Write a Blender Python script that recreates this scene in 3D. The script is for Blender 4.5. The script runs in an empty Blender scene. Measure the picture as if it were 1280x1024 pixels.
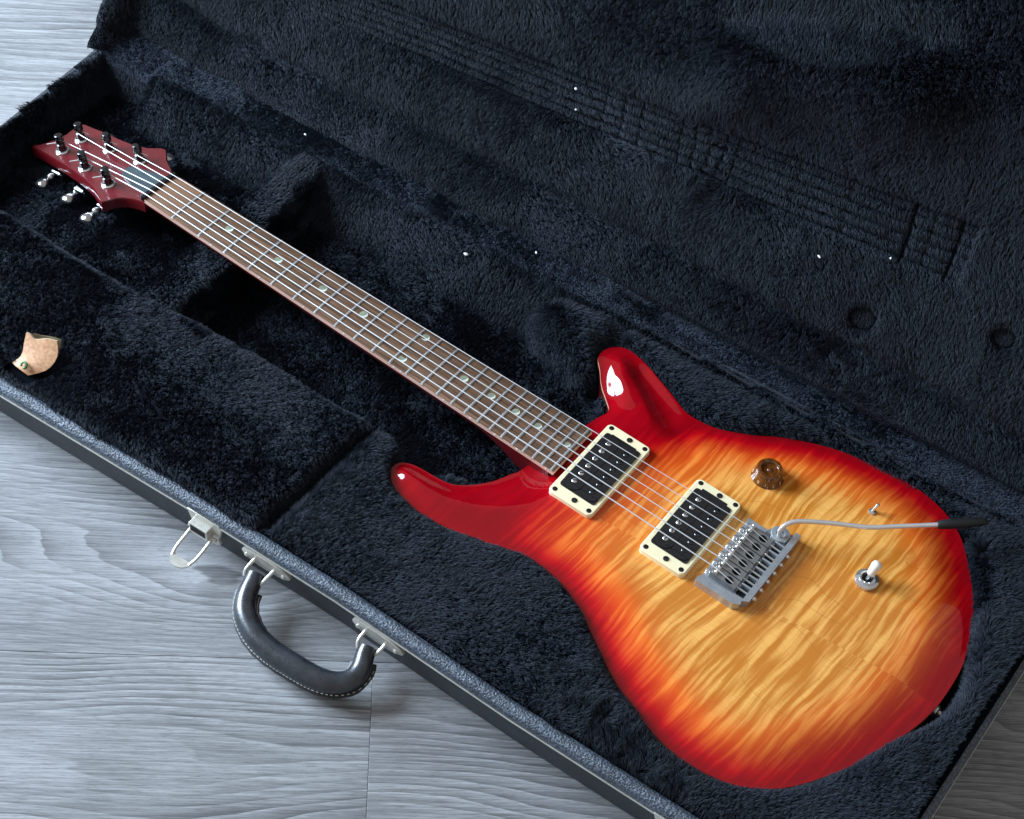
import bpy, math, random
import numpy as np
from mathutils import Vector, Matrix
from mathutils.geometry import delaunay_2d_cdt

random.seed(7); rng = np.random.default_rng(7)
SC = bpy.context.scene
COL = SC.collection
R = math.radians
FLOOR = -66.0           # all shapes are written in mm; the floor lies 66 mm below the fretboard

def W(p):               # mm (fretboard plane = 0) -> metres (floor = 0)
    return Vector((p[0] / 1000, p[1] / 1000, (p[2] - FLOOR) / 1000))

# ------------------------------------------------------------------ camera
cam = bpy.data.objects.new('camera', bpy.data.cameras.new('camera'))
COL.objects.link(cam)
right = Vector((0.79813599, 0.59715603, 0.07989756))
down = Vector((0.50977674, -0.59868566, -0.61782129))
look = Vector((-0.32110218, 0.53383533, -0.78224883))
M = Matrix((right, -down, -look)).transposed().to_4x4()
M.translation = W((888.642, -789.764, 1159.794))
cam.matrix_world = M
cam.data.sensor_width = 36
cam.data.lens = 2147.89 / 1280 * 36
cam.data.clip_start = 0.01
cam.data.clip_end = 60
SC.camera = cam

# ------------------------------------------------------------------ light: one large window on the left, dim room
world = bpy.data.worlds.new('World'); SC.world = world
world.use_nodes = True
bg = world.node_tree.nodes['Background']
bg.inputs[0].default_value = (1.0, 0.98, 0.96, 1)
bg.inputs[1].default_value = 0.31

def area(name, loc, target, sx, sy, power, colour):
    l = bpy.data.lights.new(name, 'AREA'); l.shape = 'RECTANGLE'; l.size = sx; l.size_y = sy
    l.energy = power; l.color = colour
    o = bpy.data.objects.new(name, l); COL.objects.link(o)
    o.location = loc
    o.rotation_euler = (Vector(target) - Vector(loc)).to_track_quat('-Z', 'Y').to_euler()
    return o
for k in (-1, 1):      # the two casements of the window
    area('window_light', (-1.68 + k * 0.10, -0.55 - k * 0.32, 1.12), (0.40, -0.05, 0.05), 0.55, 1.2, 80, (0.67, 0.82, 1.0))

SC.view_settings.view_transform = 'Standard'
SC.view_settings.look = 'None'
SC.view_settings.exposure = 0.25
SC.view_settings.gamma = 1.0
try:
    SC.cycles_curves.shape = 'RIBBONS'; SC.cycles_curves.subdivisions = 1
except Exception: pass
SC.cycles.max_bounces = 6; SC.cycles.diffuse_bounces = 3; SC.cycles.glossy_bounces = 3
SC.cycles.transmission_bounces = 4; SC.cycles.transparent_max_bounces = 4

# ------------------------------------------------------------------ node helpers
class NT:
    def __init__(s, name):
        s.m = bpy.data.materials.new(name); s.m.use_nodes = True
        s.t = s.m.node_tree; s.b = s.t.nodes['Principled BSDF']
    def n(s, kind, **kw):
        nd = s.t.nodes.new('ShaderNode' + kind)
        for k, v in kw.items(): setattr(nd, k, v)
        return nd
    def put(s, sock, v):
        if hasattr(v, 'is_linked') or isinstance(v, bpy.types.NodeSocket): s.t.links.new(v, sock)
        else: sock.default_value = v
    def attr(s, name, out='Vector'):
        return s.n('Attribute', attribute_name=name).outputs[out]
    def math(s, op, a, b=0.0, c=None, clamp=False):
        nd = s.n('Math', operation=op, use_clamp=clamp)
        s.put(nd.inputs[0], a); s.put(nd.inputs[1], b)
        if c is not None: s.put(nd.inputs[2], c)
        return nd.outputs[0]
    def xyz(s, v):
        nd = s.n('SeparateXYZ'); s.put(nd.inputs[0], v); return nd.outputs
    def comb(s, x, y, z):
        nd = s.n('CombineXYZ')
        for i, v in enumerate((x, y, z)): s.put(nd.inputs[i], v)
        return nd.outputs[0]
    def scale(s, v, k):
        nd = s.n('VectorMath', operation='MULTIPLY'); s.put(nd.inputs[0], v); s.put(nd.inputs[1], k); return nd.outputs[0]
    def noise(s, v, sc=1.0, det=3.0, rough=0.55, dist=0.0):
        nd = s.n('TexNoise'); s.put(nd.inputs['Vector'], v); nd.inputs['Scale'].default_value = sc
        nd.inputs['Detail'].default_value = det; nd.inputs['Roughness'].default_value = rough
        nd.inputs['Distortion'].default_value = dist
        return nd.outputs[0]
    def voro(s, v, sc=1.0, feature='F1'):
        nd = s.n('TexVoronoi', feature=feature); s.put(nd.inputs['Vector'], v); nd.inputs['Scale'].default_value = sc
        return nd.outputs['Distance']
    def ramp(s, f, stops, mode='LINEAR'):
        nd = s.n('ValToRGB'); cr = nd.color_ramp; cr.interpolation = mode
        while len(cr.elements) < len(stops): cr.elements.new(0.5)
        for e, (p, c) in zip(cr.elements, stops):
            e.position = p; e.color = (*c, 1) if len(c) == 3 else c
        s.put(nd.inputs[0], f); return nd.outputs[0]
    def mix(s, f, a, b, blend='MIX'):
        nd = s.n('Mix', data_type='RGBA', blend_type=blend)
        s.put(nd.inputs[0], f)
        for i, v in ((6, a), (7, b)):
            s.put(nd.inputs[i], (*v, 1) if isinstance(v, tuple) and len(v) == 3 else v)
        return nd.outputs[2]
    def smooth(s, x, lo, hi, a=0.0, b=1.0):
        nd = s.n('MapRange', interpolation_type='SMOOTHSTEP'); s.put(nd.inputs[0], x)
        for i, v in enumerate((lo, hi, a, b)): nd.inputs[i + 1].default_value = v
        return nd.outputs[0]
    def bump(s, h, strength=0.3, dist=0.001):
        nd = s.n('Bump'); nd.inputs['Strength'].default_value = strength; nd.inputs['Distance'].default_value = dist
        s.put(nd.inputs['Height'], h); s.t.links.new(nd.outputs[0], s.b.inputs['Normal'])
        return nd.outputs[0]
    def set(s, **kw):
        names = dict(col='Base Color', rough='Roughness', metal='Metallic', coat='Coat Weight', coatr='Coat Roughness', spec='Specular IOR Level',
                     sheen='Sheen Weight', trans='Transmission Weight', ior='IOR', aniso='Anisotropic')
        for k, v in kw.items():
            if isinstance(v, tuple) and len(v) == 3: v = (*v, 1)
            s.put(s.b.inputs[names[k]], v)
        return s.m

def simple(name, col, rough=0.5, metal=0.0, coat=0.0, var=0.25, bump=0.0, bsc=1.0):
    """plain material with some wear: colour and roughness vary with noise"""
    t = NT(name); g = t.attr('gpos')
    n = t.noise(g, 0.11, 4, 0.6)
    n2 = t.noise(g, 1.3 * bsc, 3, 0.6)
    f = t.math('ADD', t.math('MULTIPLY', n, 0.6), t.math('MULTIPLY', n2, 0.4))
    a = tuple(c * (1 - var) for c in col); b = tuple(min(1, c * (1 + var)) for c in col)
    t.set(col=t.ramp(f, [(0.3, a), (0.7, b)]), rough=t.smooth(f, 0.25, 0.75, rough * 0.8, min(1, rough * 1.25)), metal=metal, coat=coat)
    if bump: t.bump(n2, bump, 0.0004)
    return t.m

MT = {}
MT['nickel'] = simple('nickel', (0.72, 0.70, 0.68), 0.22, 0.82, var=0.12)
MT['nickel_dark'] = simple('worn_nickel', (0.50, 0.50, 0.50), 0.16, 0.95, var=0.2)
MT['satin_steel'] = simple('satin_steel', (0.80, 0.77, 0.74), 0.20, 0.60, coat=0.3, var=0.08)
MT['fret_metal'] = simple('fret_metal', (0.60, 0.60, 0.60), 0.32, 0.75, var=0.1)
MT['string_metal'] = simple('string_metal', (0.80, 0.80, 0.79), 0.38, 0.45, var=0.04)
MT['bridge_metal'] = simple('bridge_metal', (0.46, 0.49, 0.52), 0.30, 0.65, var=0.22, bump=0.15)
MT['saddle_metal'] = simple('saddle_metal', (0.36, 0.37, 0.375), 0.28, 0.75, var=0.3, bump=0.15)
MT['dark_chrome'] = simple('dark_chrome', (0.10, 0.105, 0.11), 0.16, 1.0, var=0.2)
MT['chrome'] = simple('chrome', (0.75, 0.75, 0.75), 0.15, 0.85, var=0.08)
MT['brass_chrome'] = simple('aged_nickel', (0.66, 0.64, 0.57), 0.30, 0.5, var=0.18)
MT['cream'] = simple('cream_plastic', (0.90, 0.79, 0.50), 0.34, 0.0, coat=0.2, var=0.06)
MT['ivory'] = simple('ivory_plastic', (0.93, 0.89, 0.78), 0.30, 0.0, coat=0.3, var=0.04)
MT['black_gloss'] = simple('black_plastic', (0.007, 0.007, 0.009), 0.16, 0.0, coat=0.4, var=0.2)
MT['black_matt'] = simple('black_rubber', (0.008, 0.008, 0.009), 0.5, 0.0, var=0.2)
MT['hole'] = simple('hole_shade', (0.003, 0.003, 0.003), 0.8)  # flat black standing in for the shade inside slots and holes
MT['truss_plate'] = simple('truss_plate', (0.035, 0.055, 0.062), 0.35, 0.0, coat=0.2, var=0.15)
MT['pearl'] = simple('abalone', (0.60, 0.64, 0.54), 0.22, 0.0, coat=0.5, var=0.4, bsc=0.6)
MT['pearl_dark'] = simple('abalone_dark', (0.23, 0.25, 0.18), 0.25, 0.0, coat=0.5, var=0.4, bsc=0.6)
MT['white_dot'] = simple('white_dot', (0.75, 0.74, 0.7), 0.35)
MT['thread'] = simple('white_thread', (0.42, 0.42, 0.40), 0.8, var=0.2)
MT['lint'] = simple('white_lint', (0.85, 0.85, 0.85), 0.9, var=0.05)
MT['knob_text'] = simple('gold_print', (0.85, 0.55, 0.25), 0.5)

t = NT('amber_knob'); g = t.attr('gpos')
t.set(col=t.ramp(t.noise(g, 0.25, 3), [(0.3, (0.075, 0.021, 0.004)), (0.7, (0.17, 0.055, 0.011))]), rough=0.12, coat=1.0, coatr=0.05)
MT['amber'] = t.m

# red neck / headstock lacquer with mahogany pores
t = NT('red_mahogany'); g = t.attr('gpos')
po = t.noise(t.scale(g, (0.05, 1.6, 1.6)), 1.0, 4, 0.7)
lo = t.noise(t.scale(g, (0.01, 0.08, 0.08)), 1.0, 3)
c = t.mix(t.smooth(po, 0.35, 0.65), (0.07, 0.0018, 0.004), (0.155, 0.0045, 0.009))
c = t.mix(t.smooth(lo, 0.3, 0.7), c, t.mix(0.5, c, (0.085, 0.0015, 0.004)))
t.set(col=c, rough=0.35, coat=0.9, coatr=0.06); t.bump(po, 0.06, 0.0003)
MT['red_neck'] = t.m

# body: amber flame maple, red burst towards the rim
t = NT('flame_maple_burst'); g = t.attr('gpos'); x, y, z = t.xyz(g); e = t.attr('edge', 'Fac')
yc = t.math('SUBTRACT', y, t.math('ADD', t.math('MULTIPLY', x, 0.10), -92.0))       # bookmatch seam
ya = t.math('ABSOLUTE', yc)
side = t.math('SIGN', yc)
warp = t.noise(t.scale(g, (0.010, 0.009, 0)), 1.0, 1)
warp2 = t.noise(t.scale(g, (0.05, 0.05, 0)), 1.0, 2)
xs = t.math('ADD', x, t.math('ADD', t.math('MULTIPLY', warp, 20.0), t.math('MULTIPLY', warp2, 2.4)))
xs = t.math('ADD', xs, t.math('MULTIPLY', ya, t.math('MULTIPLY_ADD', side, -0.07, 0.05)))
xs = t.math('ADD', xs, t.math('MULTIPLY', side, 0.7))
fl = t.noise(t.comb(t.math('MULTIPLY', xs, 0.195), t.math('MULTIPLY', ya, 0.0125), t.math('MULTIPLY', side, 0.10)), 1.0, 2.5, 0.5)
fl2 = t.noise(t.comb(t.math('MULTIPLY', xs, 0.55), t.math('MULTIPLY', ya, 0.016), 3.3), 1.0, 2, 0.5)
flame = t.math('ADD', t.math('MULTIPLY', fl, 0.84), t.math('MULTIPLY', fl2, 0.16))
pat = t.noise(t.scale(g, (0.018, 0.018, 0)), 1.0, 2)
flame_s = t.smooth(t.math('ADD', flame, t.math('MULTIPLY', t.math('SUBTRACT', pat, 0.5), 0.22)), 0.41, 0.64)
fib = t.noise(t.comb(t.math('MULTIPLY', x, 0.10), t.math('MULTIPLY', y, 2.2), 0.0), 1.0, 3, 0.65)
# growth rings: thin wavy contour lines
rf = t.noise(t.scale(g, (0.0055, 0.012, 0)), 1.0, 2.0, 0.45)
rings = t.math('FRACT', t.math('ADD', t.math('MULTIPLY', rf, 9.0), t.math('MULTIPLY', y, 0.055)))
ringl = t.math('MULTIPLY', t.smooth(t.math('ABSOLUTE', t.math('SUBTRACT', rings, 0.5)), 0.0, 0.03, 1.0, 0.0), 0.22)
amber = t.mix(flame_s, (0.60, 0.195, 0.024), (0.98, 0.50, 0.125))
amber = t.mix(t.math('MULTIPLY', t.smooth(fib, 0.35, 0.7), 0.38), amber, (0.50, 0.20, 0.022))
amber = t.mix(ringl, amber, (0.22, 0.06, 0.008))
# effective distance from the rim, pulled in near the neck end
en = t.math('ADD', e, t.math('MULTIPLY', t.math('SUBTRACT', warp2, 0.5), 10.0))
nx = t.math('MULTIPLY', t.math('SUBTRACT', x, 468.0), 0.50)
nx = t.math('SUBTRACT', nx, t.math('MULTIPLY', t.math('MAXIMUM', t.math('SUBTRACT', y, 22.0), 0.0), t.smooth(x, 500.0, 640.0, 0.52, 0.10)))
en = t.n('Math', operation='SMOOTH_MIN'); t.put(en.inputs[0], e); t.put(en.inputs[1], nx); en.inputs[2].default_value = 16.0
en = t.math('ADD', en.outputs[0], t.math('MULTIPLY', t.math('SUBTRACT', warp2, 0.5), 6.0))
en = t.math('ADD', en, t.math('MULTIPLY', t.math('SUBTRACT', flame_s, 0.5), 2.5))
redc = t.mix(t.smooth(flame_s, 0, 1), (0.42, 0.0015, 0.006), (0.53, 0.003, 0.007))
redc = t.mix(t.smooth(en, 1.0, 15.0, 0.75, 0.0), redc, (0.20, 0.001, 0.005))  # darkest burst at the edge, also painted in for shade along the rim
orange = t.mix(flame_s, (0.66, 0.075, 0.008), (0.84, 0.19, 0.024))
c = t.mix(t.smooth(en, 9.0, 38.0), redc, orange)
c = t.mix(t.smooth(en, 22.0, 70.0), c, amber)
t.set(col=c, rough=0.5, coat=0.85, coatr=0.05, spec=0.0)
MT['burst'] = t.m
t = NT('maple_binding'); g = t.attr('gpos')
t.set(col=t.ramp(t.noise(g, 0.2, 3), [(0.3, (0.55, 0.35, 0.20)), (0.7, (0.70, 0.50, 0.32))]), rough=0.35, coat=0.8)
MT['binding'] = t.m

# rosewood
t = NT('rosewood'); g = t.attr('gpos')
st = t.noise(t.scale(g, (0.012, 0.42, 0.42)), 1.0, 4, 0.6, 0.6)
po = t.noise(t.scale(g, (0.10, 2.4, 2.4)), 1.0, 3, 0.7)
lo = t.noise(t.scale(g, (0.012, 0.02, 0)), 1.0, 2)
c = t.ramp(st, [(0.30, (0.042, 0.021, 0.011)), (0.5, (0.120, 0.062, 0.033)), (0.70, (0.235, 0.130, 0.070))])
c = t.mix(t.math('MULTIPLY', t.smooth(po, 0.52, 0.68), 0.6), c, (0.03, 0.014, 0.010))
xx = t.xyz(g)[0]
c = t.mix(t.smooth(t.math('ADD', xx, t.math('MULTIPLY', lo, 60)), 10, 120, 0.45, 0.0), c, (0.33, 0.17, 0.095))
t.set(col=c, rough=0.5, spec=0.4); t.bump(po, 0.12, 0.0003)
MT['rosewood'] = t.m
t = NT('rosewood_lit_edge'); g = t.attr('gpos')
st = t.noise(t.scale(g, (0.02, 0.5, 0.9)), 1.0, 4, 0.6)
t.set(col=t.ramp(st, [(0.3, (0.62, 0.36, 0.27)), (0.7, (0.85, 0.58, 0.47))]), rough=0.4)  # paler than the board: light on its edge put into the colour
MT['rosewood_lit_edge'] = t.m

# black textured vinyl of the case
def vinyl(name, k, strength, base=(0.045, 0.052, 0.062), rough=0.45):
    t = NT(name); g = t.attr('gpos')
    v = t.voro(g, k); n = t.noise(g, k * 1.4, 4, 0.65, 0.6)
    h = t.math('ADD', t.math('MULTIPLY', v, 0.6), t.math('MULTIPLY', n, 0.7))
    d = t.noise(g, 0.03, 4, 0.6)
    cc = t.mix(t.smooth(d, 0.35, 0.7), base, tuple(c * 1.5 for c in base))
    t.set(col=t.mix(t.smooth(h, 0.45, 0.95, 0.75, 0.0), cc, tuple(c * 0.12 for c in base)), rough=t.smooth(n, 0.3, 0.7, rough * 0.85, rough * 1.2), spec=0.5)
    t.bump(h, strength, 0.0012)
    return t.m
MT['vinyl'] = vinyl('black_vinyl', 1.1, 0.35)
MT['vinyl_rim_sheen'] = vinyl('grained_rim_sheen', 0.48, 1.0, (0.085, 0.108, 0.14), 0.30)  # same black vinyl, sheen on the grain put into a paler base colour
t = NT('handle_leather'); g = t.attr('gpos')
n = t.noise(g, 0.5, 5, 0.65); n2 = t.noise(g, 0.08, 3)
t.set(col=t.mix(t.smooth(n2, 0.3, 0.7), (0.010, 0.012, 0.016), (0.026, 0.031, 0.040)), rough=t.smooth(n, 0.3, 0.7, 0.24, 0.34), spec=0.9)
t.bump(n, 0.15, 0.0006); MT['handle'] = t.m
t = NT('tan_leather'); g = t.attr('gpos')
n = t.noise(g, 0.35, 4); n2 = t.noise(t.scale(g, (0.25, 1.4, 0.4)), 1.0, 3)
c = t.mix(t.smooth(n, 0.3, 0.7), (0.46, 0.22, 0.10), (0.62, 0.34, 0.18))
c = t.mix(t.math('MULTIPLY', t.smooth(n2, 0.55, 0.7), 0.6), c, (0.75, 0.55, 0.38))
t.set(col=c, rough=0.5); t.bump(n2, 0.25, 0.0006); MT['tan'] = t.m
MT['suede'] = simple('leather_cut_edge', (0.42, 0.33, 0.20), 0.9, var=0.35, bump=0.5)
MT['verdigris'] = simple('green_snap', (0.07, 0.17, 0.07), 0.5, 0.3, var=0.5)

# plush
t = NT('plush_backing'); t.set(col=(0.004, 0.005, 0.007), rough=1.0, spec=0.0); MT['backing'] = t.m
def furmat(name, a, b):
    t = NT(name)
    hi = t.n('HairInfo')
    rnd = hi.outputs['Random']; ic = hi.outputs['Intercept']
    c = t.mix(rnd, a, b)
    t.set(col=c, rough=0.55, spec=0.25)
    return t.m
MT['plush'] = furmat('black_plush', (0.0065, 0.0088, 0.0135), (0.032, 0.042, 0.061))
MT['felt'] = furmat('hinge_felt', (0.022, 0.029, 0.043), (0.048, 0.063, 0.090))  # separate felt cloth, colour lightened for the light on its upward face

# grey oak floor boards (gpos holds along, across, board number)
t = NT('grey_oak'); g = t.attr('gpos'); x, y, z = t.xyz(g)
zz = t.math('MULTIPLY', z, 7.31)
big = t.noise(t.comb(t.math('MULTIPLY', x, 0.0026), t.math('MULTIPLY', y, 0.0085), zz), 1.0, 1.0, 0.4)
mid = t.noise(t.comb(t.math('MULTIPLY', x, 0.009), t.math('MULTIPLY', y, 0.06), zz), 1.0, 2, 0.5)
hh = t.math('ADD', t.math('MULTIPLY', big, 17.0), t.math('ADD', t.math('MULTIPLY', mid, 0.8), t.math('MULTIPLY', y, 0.10)))
fr = t.math('FRACT', hh)
saw = t.math('POWER', t.math('SUBTRACT', 1.0, fr), 2.2)          # latewood line: sharp on one side, fading on the other
saw = t.math('MULTIPLY', saw, t.smooth(fr, 0.0, 0.05, 0.0, 1.0))
fine = t.noise(t.comb(t.math('MULTIPLY', x, 0.011), t.math('MULTIPLY', y, 0.50), zz), 1.0, 7, 0.80)
pore = t.noise(t.comb(t.math('MULTIPLY', x, 0.060), t.math('MULTIPLY', y, 1.6), zz), 1.0, 4, 0.75)
blot = t.noise(t.comb(t.math('MULTIPLY', x, 0.003), t.math('MULTIPLY', y, 0.012), zz), 1.0, 3, 0.6)
patch = t.noise(t.comb(t.math('MULTIPLY', x, 0.004), t.math('MULTIPLY', y, 0.012), t.math('ADD', zz, 9.0)), 1.0, 2, 0.5)
v = t.math('ADD', t.math('MULTIPLY', t.math('MULTIPLY', saw, t.smooth(patch, 0.36, 0.62, 0.2, 1.0)), -0.15), t.math('ADD', t.math('MULTIPLY', fine, 0.66), t.math('MULTIPLY', blot, 0.30)))
c = t.ramp(v, [(0.30, (0.088, 0.088, 0.09)), (0.43, (0.205, 0.207, 0.21)), (0.555, (0.345, 0.348, 0.353))])
c = t.mix(t.math('MULTIPLY', t.smooth(pore, 0.52, 0.64), 0.75), c, (0.095, 0.095, 0.096))
pale = t.math('MULTIPLY', t.smooth(fr, 0.70, 0.98), t.smooth(pore, 0.35, 0.55, 1.0, 0.2))
c = t.mix(t.math('MULTIPLY', pale, t.smooth(patch, 0.4, 0.6, 0.1, 0.55)), c, (0.47, 0.475, 0.487))
t.set(col=c, rough=t.smooth(fine, 0.3, 0.7, 0.66, 0.54), spec=0.28)
t.bump(t.math('ADD', t.math('MULTIPLY', pore, -0.5), t.math('MULTIPLY', fine, 0.4)), 0.08, 0.0004)
MT['oak'] = t.m
MT['seam'] = simple('seam_dark', (0.03, 0.03, 0.03), 0.9)

# ------------------------------------------------------------------ mesh helpers
def rot_frame(axis, up=(0, 0, 1)):
    w = Vector(axis).normalized(); u = Vector(up).cross(w)
    if u.length < 1e-4: u = Vector((1, 0, 0)).cross(w)
    u.normalize(); v = w.cross(u)
    return u, v, w

class MB:
    def __init__(s): s.v = []; s.f = []; s.m = []
    def add(s, vs, fs, mi=0):
        o = len(s.v); s.v += [tuple(p) for p in vs]
        for q in fs: s.f.append(tuple(i + o for i in q)); s.m.append(mi)
        return s
    def box(s, c, d, rz=0.0, mi=0, tilt=None):
        x, y, z = (k / 2 for k in d)
        P = [Vector((a * x, b * y, e * z)) for e in (-1, 1) for a, b in ((-1, -1), (1, -1), (1, 1), (-1, 1))]
        m = Matrix.Rotation(rz, 3, 'Z')
        if tilt is not None: m = tilt @ m
        s.add([m @ p + Vector(c) for p in P], [(3, 2, 1, 0), (4, 5, 6, 7), (0, 1, 5, 4), (1, 2, 6, 5), (2, 3, 7, 6), (3, 0, 4, 7)], mi); return s
    def prism(s, poly, fz0, fz1, mi=0, cap=True, mside=None):
        """poly (x,y) ccw; fz0/fz1 numbers or functions of (x,y)"""
        n = len(poly); a = (lambda x, y: fz0) if not callable(fz0) else fz0; b = (lambda x, y: fz1) if not callable(fz1) else fz1
        V = [(x, y, a(x, y)) for x, y in poly] + [(x, y, b(x, y)) for x, y in poly]
        s.add(V, [(i, (i + 1) % n, (i + 1) % n + n, i + n) for i in range(n)], mi if mside is None else mside)
        if cap:
            s.add(V, [tuple(range(2 * n - 1, n - 1, -1))[::-1], tuple(range(n))[::-1]], mi)
        return s
    def tube(s, pts, rad, seg=10, closed=False, cap=True, mi=0, flat=1.0, up=(0, 0, 1)):
        P = [Vector(p) for p in pts]; n = len(P)
        rr = rad if hasattr(rad, '__len__') else [rad] * n
        rings = []
        pu = None
        for i in range(n):
            if closed: d = P[(i + 1) % n] - P[i - 1]
            else: d = P[min(i + 1, n - 1)] - P[max(i - 1, 0)]
            d.normalize()
            if pu is None:
                u, v, w = rot_frame(d, up)
            else:
                u = pu - d * pu.dot(d); u.normalize(); v = d.cross(u)
            pu = u
            rings.append([P[i] + (u * math.cos(k * 2 * math.pi / seg) + v * math.sin(k * 2 * math.pi / seg) * flat) * rr[i] for k in range(seg)])
        V = [p for r in rings for p in r]; F = []
        m = n if closed else n - 1
        for i in range(m):
            for k in range(seg):
                a, b = i * seg + k, i * seg + (k + 1) % seg; j = ((i + 1) % n) * seg
                F.append((a, b, j + (k + 1) % seg, j + k))
        if cap and not closed:
            F.append(tuple(range(seg))[::-1]); F.append(tuple((n - 1) * seg + k for k in range(seg)))
        s.add(V, F, mi); return s
    def lathe(s, prof, base=(0, 0, 0), axis=(0, 0, 1), seg=24, mi=0, rmod=None):
        u, v, w = rot_frame(axis, (0, 1, 0) if abs(axis[2]) > 0.9 else (0, 0, 1)); B = Vector(base)
        V = []; F = []; n = len(prof)
        for j, (r, h) in enumerate(prof):
            for k in range(seg):
                a = 2 * math.pi * k / seg; q = r * (rmod(j, k) if rmod else 1)
                V.append(B + w * h + (u * math.cos(a) + v * math.sin(a)) * q)
        for j in range(n - 1):
            for k in range(seg):
                F.append((j * seg + k, j * seg + (k + 1) % seg, (j + 1) * seg + (k + 1) % seg, (j + 1) * seg + k))
        F.append(tuple(range(seg))[::-1]); F.append(tuple((n - 1) * seg + k for k in range(seg)))
        s.add(V, F, mi); return s
    def build(s, name, mats, parent=None, loc=None, smooth=35, bevel=0.0, bseg=2, gpos=None, attrs=None, label=None):
        me = bpy.data.meshes.new(name)
        if parent is not None and loc is None: org = ORG[parent.name]
        else: org = W(loc) if loc is not None else Vector((0, 0, 0))
        V = np.array(s.v, dtype=np.float64)
        L = np.column_stack([V[:, 0] / 1000, V[:, 1] / 1000, (V[:, 2] - FLOOR) / 1000]) - np.array(org)
        me.from_pydata(L.tolist(), [], s.f)
        mats = mats if isinstance(mats, (list, tuple)) else [mats]
        for m in mats: me.materials.append(MT[m] if isinstance(m, str) else m)
        if len(mats) > 1: me.polygons.foreach_set('material_index', s.m)
        at = me.attributes.new('gpos', 'FLOAT_VECTOR', 'POINT')
        at.data.foreach_set('vector', (V if gpos is None else np.asarray(gpos, dtype=np.float64)).astype(np.float32).ravel())
        for k, a in (attrs or {}).items():
            q = me.attributes.new(k, 'FLOAT', 'POINT'); q.data.foreach_set('value', np.asarray(a, dtype=np.float32))
        me.update()
        if smooth:
            me.shade_smooth(); me.set_sharp_from_angle(angle=R(smooth))
        o = bpy.data.objects.new(name, me); COL.objects.link(o)
        if bevel:
            b = o.modifiers.new('bevel', 'BEVEL'); b.width = bevel / 1000; b.segments = bseg; b.limit_method = 'ANGLE'; b.angle_limit = R(40)
            b.harden_normals = False
        if parent is not None:
            o.parent = parent
            ORG[o.name] = ORG[parent.name]
            if loc is not None: o.location = W(loc) - ORG[parent.name]; ORG[o.name] = W(loc)
        else:
            ORG[o.name] = org; o.location = org
        if label: o['label'] = label
        return o
ORG = {}
def thing(name, loc, label, cat):
    o = bpy.data.objects.new(name, None); COL.objects.link(o); o.location = W(loc); o.empty_display_size = 0.05
    o['label'] = label; o['category'] = cat; ORG[o.name] = W(loc); return o
def clone(o, delta, parent):
    c = o.copy(); COL.objects.link(c); c.parent = parent; c.location = o.location + Vector(delta) / 1000; ORG[c.name] = ORG[o.name]; return c

def catmull(P, step=3.0, closed=True):
    P = [np.array(p, float) for p in P]; n = len(P); out = []
    rngi = range(n) if closed else range(n - 1)
    for i in rngi:
        p0 = P[i - 1] if closed or i > 0 else P[i]; p1 = P[i]; p2 = P[(i + 1) % n]; p3 = P[(i + 2) % n] if closed or i + 2 < n else P[(i + 1) % n]
        m = max(1, int(np.linalg.norm(p2 - p1) / step))
        for k in range(m):
            u = k / m
            out.append(0.5 * ((2 * p1) + (-p0 + p2) * u + (2 * p0 - 5 * p1 + 4 * p2 - p3) * u * u + (-p0 + 3 * p1 - 3 * p2 + p3) * u ** 3))
    if not closed: out.append(P[-1])
    return out

def sdf(X, Y, poly):
    """signed distance, positive inside"""
    P = np.asarray(poly, float); X = np.asarray(X, float); Y = np.asarray(Y, float)
    d = np.full(X.shape, 1e18); ins = np.zeros(X.shape, bool); n = len(P)
    for i in range(n):
        ax, ay = P[i]; bx, by = P[(i + 1) % n]
        ex, ey = bx - ax, by - ay; wx, wy = X - ax, Y - ay
        tt = np.clip((wx * ex + wy * ey) / (ex * ex + ey * ey + 1e-12), 0, 1)
        d = np.minimum(d, (wx - ex * tt) ** 2 + (wy - ey * tt) ** 2)
        c = ((ay > Y) != (by > Y)) & (X < (bx - ax) * (Y - ay) / ((by - ay) if abs(by - ay) > 1e-12 else 1e-12) + ax)
        ins ^= c
    return np.where(ins, 1, -1) * np.sqrt(d)

def _hash(ix, iy, iz, seed):
    h = (ix * 374761393 + iy * 668265263 + iz * 2147483647 + seed * 974711).astype(np.int64) & 0xffffffff
    h = ((h ^ (h >> 13)) * 1274126177) & 0xffffffff
    h = (h ^ (h >> 16)) & 0xffffffff
    return h / 4294967295.0
def vnoise(P, scale, seed=0):
    Q = np.asarray(P, float) / scale; I = np.floor(Q).astype(np.int64); Fr = Q - I; Fr = Fr * Fr * (3 - 2 * Fr)
    out = np.zeros(len(Q))
    for dx in (0, 1):
        for dy in (0, 1):
            for dz in (0, 1):
                w = (Fr[:, 0] if dx else 1 - Fr[:, 0]) * (Fr[:, 1] if dy else 1 - Fr[:, 1]) * (Fr[:, 2] if dz else 1 - Fr[:, 2])
                out += w * _hash(I[:, 0] + dx, I[:, 1] + dy, I[:, 2] + dz, seed)
    return out
def sm(x, a, b):
    t_ = np.clip((x - a) / (b - a), 0, 1); return t_ * t_ * (3 - 2 * t_)

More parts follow.
